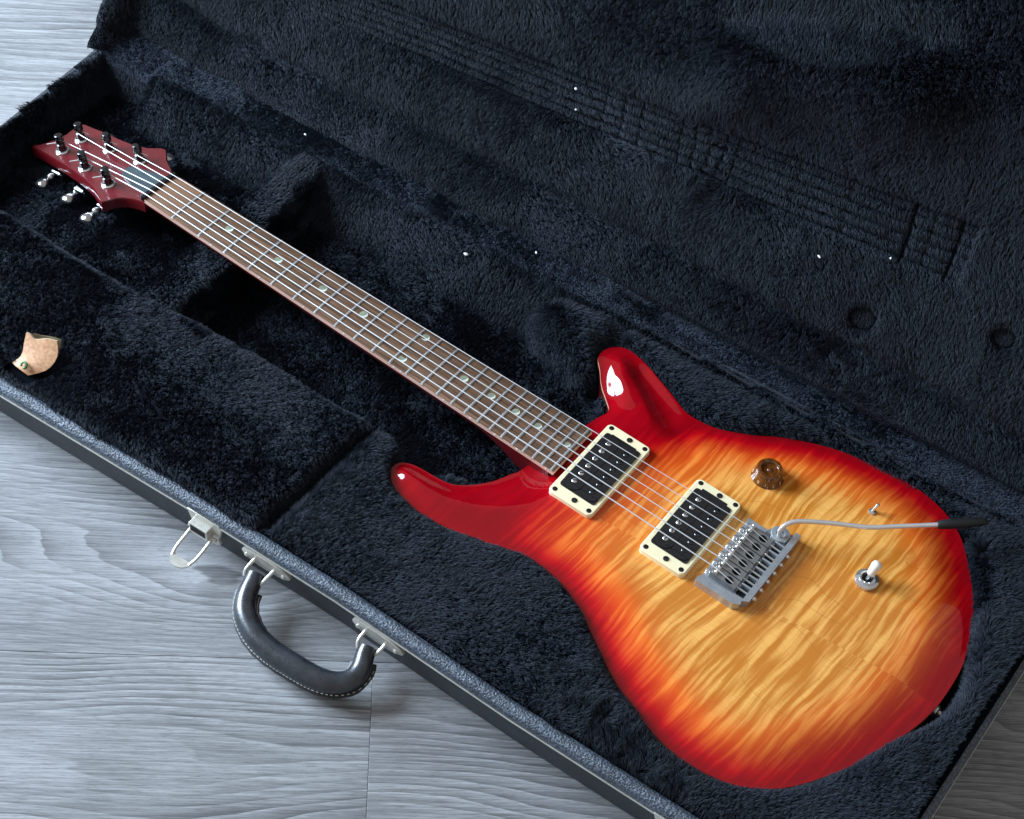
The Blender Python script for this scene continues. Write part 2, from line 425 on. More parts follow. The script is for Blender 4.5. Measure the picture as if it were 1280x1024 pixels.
# ------------------------------------------------------------------ the floor: boards 300 mm wide
BA = R(37.4)
fl = MB(); fl.box((350, 0, FLOOR - 9), (4600, 4600, 12), BA)
floor = fl.build('floor', 'seam', None, loc=(350, 0, FLOOR - 9)); floor['kind'] = 'structure'
ca, sa = math.cos(BA), math.sin(BA)
rown = 0
for r in range(-5, 5):
    o0 = -464 + 300 * r; o1 = o0 + 300
    shift = {-1: 219, 0: 420}.get(r, random.uniform(0, 1280))
    for k in range(-2, 2):
        s0 = shift + 1280 * k; s1 = s0 + 1280
        if s1 < -1700 or s0 > 2300: continue
        rown += 1
        g_ = 0.12; b_ = 0.3
        V = []; G = []
        seed = rown * 3.7
        for (dz, ins) in ((-3.0, 0), (-b_, 0), (0, b_)):
            for s_, q_ in ((s0 + g_ + ins, o0 + g_ + ins), (s1 - g_ - ins, o0 + g_ + ins), (s1 - g_ - ins, o1 - g_ - ins), (s0 + g_ + ins, o1 - g_ - ins)):
                V.append((s_ * ca - q_ * sa, s_ * sa + q_ * ca, FLOOR + dz)); G.append((s_, q_, seed))
        F = [(8, 9, 10, 11)]
        for j in (0, 4):
            F += [(j + i, j + (i + 1) % 4, j + 4 + (i + 1) % 4, j + 4 + i) for i in range(4)]
        m = MB(); m.add(V, F)
        m.build('plank', 'oak', floor, smooth=0, gpos=G)

# ------------------------------------------------------------------ outlines
BODY = [(467, 47), (468, 55), (471, 69), (461, 81), (448, 92), (438, 103), (430, 111), (429, 121), (434, 130), (444, 136), (457, 135), (472, 131), (487, 125), (505, 118), (524, 110), (540, 109), (559, 113), (584, 126), (606, 141), (630, 153), (651, 161), (676, 167), (704, 171), (729, 170), (749, 166), (764, 160), (780, 149), (795, 132), (809, 113), (822, 91), (830, 70), (836, 52), (840, 32), (841, 6), (840, -11), (837, -30), (831, -51), (823, -75), (811, -101), (797, -125), (784, -143), (770, -156), (752, -167), (735, -172), (709, -175), (680, -171), (651, -161), (626, -150), (598, -133), (572, -117), (554, -109), (536, -104), (515, -103), (495, -106), (468, -115), (441, -122), (416, -125), (397, -123), (381, -119), (371, -112), (366, -104), (368, -96), (376, -91), (387, -89), (402, -88), (416, -85), (429, -75), (440, -61), (448, -44), (453, -30)]
body_in = [p for p in BODY[::-1]]
OUT = catmull(BODY, 3.0)
# the neck pocket edge stays straight
OUT = [tuple(p) for p in OUT]
area2 = sum(OUT[i - 1][0] * OUT[i][1] - OUT[i][0] * OUT[i - 1][1] for i in range(len(OUT)))
if area2 < 0: OUT = OUT[::-1]
CARVE = [(380, -30)] + [tuple(p) for p in BODY[::-1]] + [(380, 47)]

# guitar case outline at the rim (the case lies about 4 degrees askew to the neck)
CASE = [(-156, -271), (63, -257), (274, -240), (413, -232), (586, -228), (724, -221), (881, -212), (879, 72), (876, 200), (500, 173), (50, 141), (-200, 122), (-185, -30)]
def rounded(poly, r, seg=5):
    out = []; n = len(poly)
    for i in range(n):
        p0, p1, p2 = (Vector((*poly[(i + k) % n], 0)) for k in (-1, 0, 1))
        a = (p0 - p1); b = (p2 - p1)
        ang = a.angle(b)
        if ang > R(160): out.append((p1.x, p1.y)); continue
        rr = min(r, a.length * .4, b.length * .4)
        q0 = p1 + a.normalized() * rr; q1 = p1 + b.normalized() * rr
        for k in range(seg + 1):
            u = k / seg; q = q0 * (1 - u) ** 2 + p1 * 2 * u * (1 - u) + q1 * u * u; out.append((q.x, q.y))
    return out
def offset(poly, d):
    """shrink a ccw polygon by d"""
    n = len(poly); out = []
    for i in range(n):
        p0, p1, p2 = (Vector(poly[(i + k) % n]) for k in (-1, 0, 1))
        e0 = (p1 - p0).normalized(); e1 = (p2 - p1).normalized()
        n0 = Vector((-e0.y, e0.x)); n1 = Vector((-e1.y, e1.x)); b = (n0 + n1)
        b = b / max(b.length, 1e-6); k = d / max(0.3, b.dot(n1))
        q = p1 + b * k; out.append((q.x, q.y))
    return out
COUT = rounded(CASE, 14)
RIM = -12.0

# ------------------------------------------------------------------ GUITAR CASE
case = thing('guitar_case', (340, -20, FLOOR), 'open black guitar case with plush lining, standing on the grey floor', 'guitar case')

# outer shell: slightly tapering walls and a bottom
sh = MB(); n = len(COUT)
c0 = offset(COUT, 7); c1 = offset(COUT, 1.0); ci = offset(COUT, 7)
rings = [(offset(COUT, 10), FLOOR + 1), (c0, FLOOR + 4), (offset(COUT, 4.5), FLOOR + 22), (c1, RIM - 3), (ci, RIM - 3), (offset(COUT, 12), FLOOR + 6)]
V = [(x, y, z) for ring, z in rings for x, y in ring]
F = []
for j in range(len(rings) - 1):
    F += [(j * n + i, j * n + (i + 1) % n, (j + 1) * n + (i + 1) % n, (j + 1) * n + i) for i in range(n)]
F.append(tuple(range(n))[::-1]); F.append(tuple((len(rings) - 1) * n + i for i in range(n)))
sh.add(V, F); sh.build('shell', 'vinyl', case, smooth=30)

# rim binding: a rounded grained strip ; metal bead added below as the wall edge's highlight
def sweep(poly, prof, closed=True):
    m = MB(); N = len(poly); k = len(prof)
    offs = {}
    V = []
    for d, z in prof:
        V += [(x, y, z) for x, y in offset(poly, d)]
    F = []
    for j in range(k):
        j2 = (j + 1) % k
        F += [(j * N + i, j * N + (i + 1) % N, j2 * N + (i + 1) % N, j2 * N + i) for i in range(N)]
    m.add(V, F); return m
def densify(poly, step):
    out = []
    for i in range(len(poly)):
        a, b = np.array(poly[i]), np.array(poly[(i + 1) % len(poly)]); m = max(1, int(np.linalg.norm(b - a) / step))
        out += [tuple(a + (b - a) * k / m) for k in range(m)]
    return out
CD = densify(COUT, 9)
prof = [(-1.6, RIM - 6), (-1.8, RIM - 2), (-0.4, RIM + 1.2), (2.5, RIM + 3.0), (6.0, RIM + 3.4), (9.5, RIM + 2.4), (11.5, RIM - 1.5), (11.5, RIM - 6)]
# (the hinge side is covered by the lining cloth, so strip and highlight bead stop at the back corners)
def open_sweep(poly, prof):
    k0 = max(range(len(poly)), key=lambda i: poly[i][0] * 0.2 + poly[i][1]); k1 = min(range(len(poly)), key=lambda i: poly[i][0] + poly[i][1])
    m = MB(); N = len(poly); rings = [offset(poly, d) for d, z in prof]; k = len(prof)
    order = [k1]
    while order[-1] != k0: order.append((order[-1] + 1) % N)
    V = [(rings[j][i][0], rings[j][i][1], prof[j][1]) for i in order for j in range(k)]
    F = [(i * k + j, (i + 1) * k + j, (i + 1) * k + (j + 1) % k, i * k + (j + 1) % k) for i in range(len(order) - 1) for j in range(k)]
    F += [tuple(range(k))[::-1], tuple((len(order) - 1) * k + j for j in range(k))]
    m.add(V, F); return m
open_sweep(CD, prof).build('rim_binding', 'vinyl_rim_sheen', case, smooth=60)
open_sweep(CD, [(-1.2, RIM - 8.6), (-2.3, RIM - 7.6), (-1.9, RIM - 6.5), (0.8, RIM - 6.3), (0.8, RIM - 8.6)]).build('rim_glint_bead', 'brass_chrome', case, smooth=60)

# ---- lining as one height field, split by region into parts
ST = 4.0
gx = np.arange(-192, 880, ST); gy = np.arange(-262, 206, ST)
GX, GY = np.meshgrid(gx, gy, indexing='ij')
INNER = offset(COUT, 4)
def shoulder(sd, w):
    s_ = np.clip(sd / w, 0, 1); return np.sqrt(np.clip(1 - (1 - s_) ** 2, 0, 1))
COMP = [(-174, -262), (-171, -128), (-96, -114), (-37, -110), (50, -106), (123, -96), (208, -90), (304, -85), (327, -82), (322, -150), (324, -232), (274, -231), (63, -248)]
CUSH = [(330, -84), (345, -80), (372, -93), (450, -60), (500, 0), (470, 60), (440, 100), (427, 90), (395, 95), (362, 110), (342, 130), (334, 230), (900, 240), (900, -240), (331, -252)]
CRF = [(62, -16), (62, -112), (110, -112), (112, -16)]
CRB = [(54, 36), (54, 140), (84, 144), (97, 118), (98, 34)]
CRM = [(62, -40), (60, 60), (98, 60), (108, -40)]
def heights(X, Y):
    sh_ = X.shape
    P = np.column_stack([X.ravel(), Y.ravel(), np.zeros(X.size)])
    lump = ((vnoise(P, 80, 1) - .5) * 4.5 + (vnoise(P, 30, 2) - .5) * 1.6).reshape(sh_)
    zf = np.full(sh_, -55.0)
    sb = sdf(X, Y, OUT); si = sdf(X, Y, INNER)
    gap = 0.6 + 14 * np.exp(-(((X - 842) / 26) ** 2 + ((Y + 2) / 38) ** 2))
    Z = [zf + lump * 0.4]
    sc_ = sdf(X, Y, COMP)
    Z.append(np.where(sc_ > 0, -55 + (55 - 8) * shoulder(sc_, 10) + lump, -99))
    su = np.minimum(sdf(X, Y, CUSH), -sb - gap)
    back = 141 + 0.0734 * (X - 50) - Y
    top = -11 - 5 * sm(X, 420, 330) * sm(Y, 60, 100) - 12 * (1 - sm(back, 8, 30)) + 8 * sm(X, 790, 845)
    Z.append(np.where(su > 0, -55 + (top + 55) * shoulder(su, np.where((X < 440) & (Y > 60), 34, 11)) + lump, -99))
    f_ = sdf(X, Y, CRF); b_ = sdf(X, Y, CRB); m_ = sdf(X, Y, CRM)
    Z.append(np.where(f_ > 0, -55 + 41 * shoulder(f_, 9) + lump * .5, -99))
    Z.append(np.where(b_ > 0, -55 + 41 * shoulder(b_, 9) + lump * .5, -99))
    Z.append(np.where(m_ > 0, -55 + 30 * shoulder(m_, 8), -99))
    # walls: left end thin, back wall a slope
    wl = np.where(X < -120, 17, 48)
    wall = -55 + 42 * (1 - sm(si, 2, wl))
    Z[0] = np.maximum(Z[0], wall + lump * .5)
    A = np.stack(Z); return A.max(0), A.argmax(0), sb, si
HZ, HL, HB, HI = heights(GX, GY)
REG = {0: 'base_lining', 1: 'compartment_lid', 2: 'body_cushion', 3: 'neck_cradle', 4: 'neck_cradle', 5: 'neck_cradle'}

def fur(name, parent, tri, nrm, dens, length, flow, lenfac=None, keep=None, clump=0.42, lean=0.75, rad=(0.20, 0.07), seed=1, mat='plush', leanf=None):
    """tri: (n,3,3) mm triangles of the backing cloth, nrm: (n,3,3) corner normals -> one hair object"""
    rg = np.random.default_rng(seed)
    e1 = tri[:, 1] - tri[:, 0]; e2 = tri[:, 2] - tri[:, 0]
    ar = 0.5 * np.linalg.norm(np.cross(e1, e2), axis=1)
    N = int(ar.sum() * dens)
    idx = np.searchsorted(np.cumsum(ar) / ar.sum(), rg.random(N)).clip(0, len(ar) - 1)
    u = rg.random(N); v = rg.random(N); fl_ = u + v > 1; u[fl_] = 1 - u[fl_]; v[fl_] = 1 - v[fl_]
    p = tri[idx, 0] + e1[idx] * u[:, None] + e2[idx] * v[:, None]
    nn = nrm[idx, 0] * (1 - u - v)[:, None] + nrm[idx, 1] * u[:, None] + nrm[idx, 2] * v[:, None]
    nn /= np.linalg.norm(nn, axis=1)[:, None] + 1e-9
    if keep is not None:
        k = keep(p); p = p[k]; nn = nn[k]; N = len(p)
    # lay direction: a general comb direction stirred by noise
    f = np.tile(np.array(flow, float), (N, 1))
    for a_, sc_ in ((0.75, 110), (0.45, 26), (0.35, 9)):
        f += a_ * (np.column_stack([vnoise(p, sc_, seed * 7 + q) for q in range(3)]) - .5) * 2
    f -= nn * (f * nn).sum(1)[:, None]
    f /= np.linalg.norm(f, axis=1)[:, None] + 1e-9
    # tufts: every strand leans to the centre of its cell
    cell = 3.3
    jit = np.column_stack([vnoise(p, 9, seed * 5 + q) for q in range(3)]) * 4
    I = np.floor((p + jit) / cell).astype(np.int64)
    cc = (I + 0.5) * cell - jit
    hv = np.column_stack([_hash(I[:, 0], I[:, 1], I[:, 2], 90 + q) for q in range(3)]) - .5
    pull = (cc - p); pull -= nn * (pull * nn).sum(1)[:, None]
    L = length * (0.75 + 0.45 * rg.random(N)) * (0.85 + 0.3 * vnoise(p, 14, seed + 40))
    if lenfac is not None: L = L * lenfac(p)
    le = lean * (0.30 + 0.75 * vnoise(p, 95, seed + 60) + 0.65 * vnoise(p, 28, seed + 61))[:, None]
    hv -= nn * (hv * nn).sum(1)[:, None]
    if leanf is not None: le = le * leanf(p)[:, None]
    jt = (rg.random((N, 3)) - .5) * 0.6
    dirr = nn + f * le + hv * 0.55 + jt
    dirr /= np.linalg.norm(dirr, axis=1)[:, None]
    d0 = nn * 0.85 + f * le * .35 + jt * .3
    Lc = L[:, None]
    cl = (pull / cell) * clump * (Lc / length)
    q0 = p - nn * 0.6
    q1 = p + d0 * Lc * .36 + cl * 1.2
    q2 = q1 + (d0 * .35 + dirr * .65) * Lc * .36 + cl * 1.6
    q3 = q2 + (dirr + f * .25 * le + hv * .15 - nn * .22) * Lc * .34 + cl * 1.0
    P = np.stack([q0, q1, q2, q3], 1)
    org = np.array(ORG[parent.name])
    P = P / 1000.0; P[:, :, 2] -= FLOOR / 1000.0; P -= org
    hc = bpy.data.hair_curves.new(name)
    hc.add_curves([4] * N)
    hc.attributes['position'].data.foreach_set('vector', P.astype(np.float32).ravel())
    ra = hc.attributes.get('radius') or hc.attributes.new('radius', 'FLOAT', 'POINT')
    w = (0.8 + 0.4 * rg.random(N))[:, None] * np.array([rad[0], rad[0] * .95, rad[0] * .75, rad[1]])[None] / 1000
    ra.data.foreach_set('value', w.astype(np.float32).ravel())
    hc.materials.append(MT[mat])
    o = bpy.data.objects.new(name, hc); COL.objects.link(o); o.parent = parent; ORG[o.name] = ORG[parent.name]
    o['kind'] = 'stuff'
    return o

# vertex normals of the height field
dzx = np.gradient(HZ, ST, axis=0); dzy = np.gradient(HZ, ST, axis=1)
HN = np.stack([-dzx, -dzy, np.ones_like(HZ)], -1); HN /= np.linalg.norm(HN, axis=-1)[..., None]
PV = np.stack([GX, GY, HZ], -1)
ni, nj = GX.shape
QI, QJ = np.meshgrid(np.arange(ni - 1), np.arange(nj - 1), indexing='ij')
ins = (HI[:-1, :-1] > -1) & (HI[1:, :-1] > -1) & (HI[1:, 1:] > -1) & (HI[:-1, 1:] > -1)
lab = np.maximum.reduce([HL[:-1, :-1], HL[1:, :-1], HL[1:, 1:], HL[:-1, 1:]])
lab[lab > 3] = 3
FURSPEC = {0: (2.2, 7.2, (0.5, -0.5, -0.2)), 1: (2.3, 8.2, (0.75, -0.5, 0)), 2: (2.3, 8.4, (0.5, 0.2, 0)), 3: (2.3, 6.4, (0.5, -0.2, 0))}
for L_ in range(4):
    msk = ins & (lab == L_)
    qi = QI[msk]; qj = QJ[msk]
    ids = -np.ones(ni * nj, int)
    corner = np.stack([qi * nj + qj, (qi + 1) * nj + qj, (qi + 1) * nj + qj + 1, qi * nj + qj + 1], 1)
    used = np.unique(corner); ids[used] = np.arange(len(used))
    m = MB(); m.v = [tuple(p) for p in PV.reshape(-1, 3)[used]]; m.f = [tuple(r) for r in ids[corner].tolist()]; m.m = [0] * len(m.f)
    ob = m.build(REG[L_], 'backing', case, smooth=0)
    for pl in ob.data.polygons: pl.use_smooth = True
    fp = PV.reshape(-1, 3); fn = HN.reshape(-1, 3)
    tr = np.concatenate([corner[:, [0, 1, 2]], corner[:, [0, 2, 3]]])
    d_, l_, flw = FURSPEC[L_]
    def keep(p):
        s_ = sdf(p[:, 0], p[:, 1], BODY)
        if L_ == 1: s_ = np.maximum(s_, sdf(p[:, 0], p[:, 1], [(46, -213), (60, -207), (74, -199), (84, -208), (85, -223), (75, -238), (46, -239), (53, -225)]) + 1)
        e_ = sdf(p[:, 0], p[:, 1], COUT); bk = 141 + 0.0734 * (p[:, 0] - 50) - p[:, 1]
        return (s_ < 0.5) & ((e_ > 10.5) | (p[:, 0] < -150) | (bk < 20))
    lf = None
    if L_ == 2:
        lf = lambda p: 0.8 + 0.2 * sm(-sdf(p[:, 0], p[:, 1], BODY), 2, 16)
    fur('plush_pile', ob, fp[tr], fn[tr], d_, l_, flw, keep=keep, seed=11 + L_, lenfac=lf)
    if L_ == 1: COMPOB = ob

# tan leather pull tab on the compartment lid
def tab_sheet(m, front=True):
    nu, nv = 14, 10
    V = []
    L0 = [(47.5, -211, 12), (51, -217.5, 8), (55, -226, 1), (50, -233.5, -6)]
    R0 = [(72, -199.5, 9), (81.5, -209, 5), (82.5, -222.5, 0), (70, -234, -7)]
    Lc = catmull(L0, 1.0, False); Rc = catmull(R0, 1.0, False)
    for th_ in (0, 2.4):
        for j in range(nv):
            w_ = j / (nv - 1)
            a = np.array(Lc[int(w_ * (len(Lc) - 1))]); b = np.array(Rc[int(w_ * (len(Rc) - 1))])
            for i in range(nu):
                u_ = i / (nu - 1); p = a * (1 - u_) + b * u_
                dip = math.exp(-((u_ - 0.40) / 0.20) ** 2) * (1 - w_) ** 2
                p = p + np.array([0.0, -3.6, -1.6]) * dip + np.array([0, -1.2, 2.0]) * math.sin(math.pi * u_) * (0.3 + 0.7 * w_)
                p = p + np.array([-0.35, 0.75, -0.55]) * th_
                V.append(tuple(p))
    F = []; k = nu * nv
    for j in range(nv - 1):
        for i in range(nu - 1):
            a = j * nu + i
            F.append((a, a + nu, a + nu + 1, a + 1)); F.append((k + a, k + a + 1, k + a + nu + 1, k + a + nu))
    edge = [i for i in range(nu)] + [j * nu + nu - 1 for j in range(1, nv)] + [(nv - 1) * nu + i for i in range(nu - 2, -1, -1)] + [j * nu for j in range(nv - 2, 0, -1)]
    E = [(edge[i], edge[(i + 1) % len(edge)], edge[(i + 1) % len(edge)] + k, edge[i] + k) for i in range(len(edge))]
    m.add(V, F, 0); m.add(V, E, 1)
m = MB(); tab_sheet(m)
tab = m.build('pull_tab', ['tan', 'suede'], COMPOB, smooth=50, label='tan leather pull tab with a green snap')
m = MB()
m.add([(50, -206.5, 9), (56, -203, 8), (64, -198.5, 8), (71, -195.5, 7), (73, -199, -8), (60, -207, -8), (49, -212, -6)], [(0, 1, 2, 3, 4, 5, 6)])
m.add([(50, -205.2, 8), (56, -201.8, 7), (64, -197.3, 7), (71, -194.2, 6), (73, -198, -8), (60, -206, -8), (49, -211, -6)], [(6, 5, 4, 3, 2, 1, 0)])
m.build('tab_fold', 'suede', COMPOB, smooth=0)
m = MB()
pts = [(64.5 + 2.7 * math.cos(a), -232.0 + 2.1 * math.sin(a), 0.8 + 1.7 * math.sin(a)) for a in np.linspace(R(-60), R(230), 16)]
m.tube(pts, 1.1, 6)
m.build('snap', 'verdigris', COMPOB)

# ---- lid, opened to 110 degrees
AN = R(4.2); LA = np.array([math.cos(AN), math.sin(AN), 0]); LN = np.array([-LA[1], LA[0], 0]); TH = R(110)
LH = np.array([50.0, 141.0, RIM]); ZV = np.array([0, 0, 1.0])
DV = -LN * math.cos(TH) + ZV * math.sin(TH); HV = ZV * math.cos(TH) + LN * math.sin(TH)
def lidp(s, d, h): return LH + LA * s + DV * d + HV * h
S0, S1, D1 = -250.0, 828.0, 432.0
# outer shell of the lid: open box, 5 mm walls
def lbox(m, s0, s1, d0, d1, h0, h1):
    V = [lidp(s, d, h) for h in (h0, h1) for s, d in ((s0, d0), (s1, d0), (s1, d1), (s0, d1))]
    m.add(V, [(3, 2, 1, 0), (4, 5, 6, 7), (0, 1, 5, 4), (1, 2, 6, 5), (2, 3, 7, 6), (3, 0, 4, 7)])
m = MB()
lbox(m, S0, S1, -6, D1 + 6, 40, 45)
lbox(m, S0 - 5, S0, -6, D1 + 6, 2, 45); lbox(m, S1, S1 + 5, -6, D1 + 6, 2, 45)
lbox(m, S0, S1, D1, D1 + 6, 2, 40); lbox(m, S0, S1, -6, -1, 2, 40)
m.build('lid_shell', 'vinyl', case, smooth=0, bevel=1.2)
# lining of the lid
ls = np.arange(S0, S1 + 1, 4.0); ld = np.arange(-2, D1, 4.0)
LS, LD = np.meshgrid(ls, ld, indexing='ij')
def lid_h(S, D):
    P = np.column_stack([S.ravel(), D.ravel(), np.zeros(S.size)])
    lump = ((vnoise(P, 120, 5) - .5) * 7 + (vnoise(P, 42, 6) - .5) * 2.4).reshape(S.shape)
    wv = ((vnoise(np.column_stack([S.ravel(), np.zeros(S.size), np.zeros(S.size)]), 110, 8) - .5) * 11).reshape(S.shape)
    Dn = D + wv
    h = np.interp(Dn, [-30, 0, 8, 15, 20, 27, 40, 56, 63, 68, 76, 92, 140, 500], [3, 4, 9, 14, 12.5, 12, 16, 23, 29, 30, 24.5, 23.5, 26, 27])
    h += lump
    h += sm(S, 330, 430) * (1 - sm(D, 12, 24)) * np.maximum(0, 24 - h)
    en = np.minimum(S - S0, S1 - S)
    h -= 26 * (1 - sm(en, 0, 34))
    # a soft bulge in the padding
    dr = D - 282 - (S - 452) * .30 + 0.0012 * (S - 452) ** 2
    h -= 26 * sm(dr, -75, 0) * (1 - sm(dr, 2, 50)) * sm(S, 330, 410) * (1 - sm(S, 510, 610))
    return h
def lid_guitar(S, D):      # the spot of the guitar each spot of the lid presses on when shut
    return LH[0] + LA[0] * S - LN[0] * D, LH[1] + LA[1] * S - LN[1] * D
def imprint(S, D):
    """groove depth 0..1 and flattening 0..1 of the pile"""
    x, y = lid_guitar(S, D)
    hw = 17 + (x) * 0.0145
    on = sm(x, -40, 190) * np.where(x < 690, 1, 0)
    g_ = np.zeros(x.shape)
    for k in range(6):
        ys = (k - 2.5) / 2.5 * hw
        g_ = np.maximum(g_, np.exp(-((y - ys) / 2.0) ** 2))
    for k, xf in enumerate([418, 432, 446, 459, 471, 340, 359, 377]):
        g_ = np.maximum(g_, 0.55 * np.exp(-((x - xf) / 1.6) ** 2) * (np.abs(y) < hw + 2))
    for xf, a_ in ((634, 1.0), (675, 1.0), (529, .30), (577, .35), (652, .35)):
        g_ = np.maximum(g_, a_ * np.exp(-((x - xf) / 2.6) ** 2) * (np.abs(y) < hw + 6))
    band = sm(hw + 7 - np.abs(y), 0, 5)
    gg = g_ * on * sm(hw + 17 - np.abs(y), 0, 3)
    fl_ = band * on
    for cx, cy, r_ in ((622, 90, 12.5), (740, 55, 11)):
        rr_ = np.hypot(x - cx, y - cy)
        gg = np.maximum(gg, np.exp(-((rr_ - r_) / 2.2) ** 2)); fl_ = np.maximum(fl_, 1.15 * (rr_ < r_ - 1))
    return gg, fl_
LHh = lid_h(LS, LD)
ig, iff = imprint(LS, LD)
PVl = LH + LS[..., None] * LA + LD[..., None] * DV + (LHh + ig * 3.0 + iff * 2.5)[..., None] * HV
ds = np.gradient(PVl, axis=0); dd = np.gradient(PVl, axis=1)
NL = np.cross(ds, dd); NL /= np.linalg.norm(NL, axis=-1)[..., None]
if (NL @ HV).mean() > 0: NL = -NL
a_, b_ = LS.shape
QI, QJ = np.meshgrid(np.arange(a_ - 1), np.arange(b_ - 1), indexing='ij')
corner = np.stack([QI * b_ + QJ, (QI + 1) * b_ + QJ, (QI + 1) * b_ + QJ + 1, QI * b_ + QJ + 1], -1).reshape(-1, 4)
m = MB(); m.v = [tuple(p) for p in PVl.reshape(-1, 3)]; m.f = [tuple(r) for r in corner.tolist()]; m.m = [0] * len(m.f)
lid = m.build('lid_lining', 'backing', case, smooth=0)
for pl in lid.data.polygons: pl.use_smooth = True
tr = np.concatenate([corner[:, [0, 1, 2]], corner[:, [0, 2, 3]]])
def lid_sd(p):
    v_ = p - LH; return v_ @ LA, v_ @ DV
def lid_len(p):
    s_, d_ = lid_sd(p); g_, f_ = imprint(s_, d_)
    return (1 - 0.88 * g_) * (1 - 0.42 * np.minimum(f_, 1.0) - 0.2 * np.maximum(f_ - 1, 0)) * (0.30 + 0.70 * sm(d_, 12, 45))
def lid_lean(p):
    s_, d_ = lid_sd(p)
    q = np.hypot((s_ - 452) / 95, (d_ - 322 - (s_ - 452) * .3) / 30)
    return 1 + 0.9 * (1 - sm(q, .75, 1.1)) - 0.55 * sm(q, .9, 1.2) * (1 - sm(q, 1.8, 3.0)) + 0.5 * imprint(s_, d_)[1]
fur('plush_pile', lid, PVl.reshape(-1, 3)[tr], NL.reshape(-1, 3)[tr], 2.1, 8.2, tuple(LA * .35 - DV * 0.9), lenfac=lid_len, leanf=lid_lean, seed=31, lean=0.8)
# smooth cloth over the hinge
m = MB(); V = []
hs_ = np.arange(S0, S1 + 1, 10.0)
HC = []
for s_ in hs_:
    wob = 2.0 * math.sin(s_ * .021) + 1.2 * math.sin(s_ * .057 + 1)
    row = []
    fw = float(sm(s_, 330, 430))
    for (n_, z_), (n2_, z2_) in zip(((-15, -9), (-11, -1.0), (-6, 4.0 + wob * .3), (0, 7.0 + wob * .5), (7, 9.0 + wob * .5), (14, 10.0 + wob * .5), (20, 8.0), (26, 0)),
                                    ((-8, -13), (-5, -8.0), (-1, -5.0 + wob * .3), (5, -3.0 + wob * .4), (12, -2.0 + wob * .4), (19, -1.0 + wob * .4), (25, -1.0), (30, -3))):
        n_ += (n2_ - n_) * fw; z_ += (z2_ - z_) * fw
        row.append(LH + LA * s_ + LN * n_ + ZV * z_)
    HC.append(row)
HC = np.array(HC); k = HC.shape[1]
m.v = [tuple(p) for p in HC.reshape(-1, 3)]
m.f = [(i * k + j, (i + 1) * k + j, (i + 1) * k + j + 1, i * k + j + 1) for i in range(len(hs_) - 1) for j in range(k - 1)]; m.m = [0] * len(m.f)
hcl = m.build('hinge_cloth', 'backing', case, smooth=60)
g0 = np.cross(np.gradient(HC, axis=0), np.gradient(HC, axis=1)); g0 /= np.linalg.norm(g0, axis=-1)[..., None]
if g0[..., 2].mean() < 0: g0 = -g0
cq = np.array(m.f); tr = np.concatenate([cq[:, [0, 1, 2]], cq[:, [0, 2, 3]]])
fur('plush_pile', hcl, HC.reshape(-1, 3)[tr], g0.reshape(-1, 3)[tr], 3.0, 3.6, tuple(LA * .5 - LN * .5), seed=51, lean=0.6, mat='felt', clump=0.12)

# ---- handle
hpth = [(338.8, -245.5, -40.5), (340.5, -250, -41), (346, -264.5, -43), (354.8, -275.5, -45), (370.9, -284, -47), (390.1, -287.5, -48), (415, -286.5, -48), (436.7, -283.5, -48), (451.5, -277.5, -47), (459.5, -268, -46), (460, -256.5, -44), (455.6, -247, -42), (453.2, -240, -41)]
hc_ = catmull([np.array(p) for p in hpth], 3.0, False)
handle = MB(); nH = len(hc_)
rad = [9.7 * (0.80 + 0.25 * math.sin(math.pi * min(1, max(0, i / (nH - 1))))) for i in range(nH)]
handle.tube(hc_, rad, 16, flat=0.9)
handle = handle.build('handle', 'handle', case, smooth=60, label='black leather carrying handle with white stitching')
fl_ = MB()
low = [p + np.array([0, 0, -4.2]) for p in hc_[4:-3]]
fl_.tube(low, [11.2 + 0.25 * math.sin(i * 1.7) for i in range(len(low))], 12, flat=0.16)
fl_.build('flange', 'black_matt', handle, smooth=60)
stt = MB()
P3 = [Vector(p) for p in low]
for sgn in (-1, 1):
    acc = 0
    for i in range(1, len(P3) - 2):
        d = (P3[i + 1] - P3[i]); nrm_ = Vector((d.y, -d.x, 0)).normalized() * sgn * 9.8
        stt.tube([P3[i] + nrm_ + Vector((0, 0, 1.6)), P3[i] + d * 0.72 + nrm_ + Vector((0, 0, 1.6))], 0.36 + 0.14 * random.random(), 5)
stt.build('stitching', 'thread', handle, smooth=60)
def wally(x):        # front wall line
    xs_ = [63, 274, 413, 586, 724, 881]; ys_ = [-257, -240, -232, -228, -221, -212]
    return float(np.interp(x, xs_, ys_))
for x0, x1 in ((317, 367), (430, 482)):
    m = MB(); cx = (x0 + x1) / 2
    ang = math.atan2(wally(x1) - wally(x0), x1 - x0)
    pl = []
    for k in range(24):
        a = 2 * math.pi * k / 24; u_ = (x1 - x0) / 2 * (abs(math.cos(a)) ** 0.8) * (1 if math.cos(a) >= 0 else -1); w_ = 9.0 * math.sin(a)
        pl.append((u_, w_))
    yb = wally(cx) - 0.6
    V = []
    for off, s_ in ((1.2, 1.0), (-1.4, 1.0), (-2.4, 0.88)):
        for u_, w_ in pl:
            V.append((cx + u_ * s_ * math.cos(ang), yb + off + 2.2 + u_ * s_ * math.sin(ang) - (w_ + 9) * 0.06, -32 + w_ * s_))
    m.add(V, [(j * 24 + i, j * 24 + (i + 1) % 24, (j + 1) * 24 + (i + 1) % 24, (j + 1) * 24 + i) for j in range(2) for i in range(24)] + [tuple(range(48, 72))])
    for u_ in (-19, 19):
        m.lathe([(2.2, 0), (2.2, 1.2), (1.2, 1.8)], (cx + u_, yb - 0.4 + u_ * math.tan(ang), -33), (0, -1, 0), 10)
    plate = m.build('handle_plate', 'brass_chrome', handle, smooth=40)
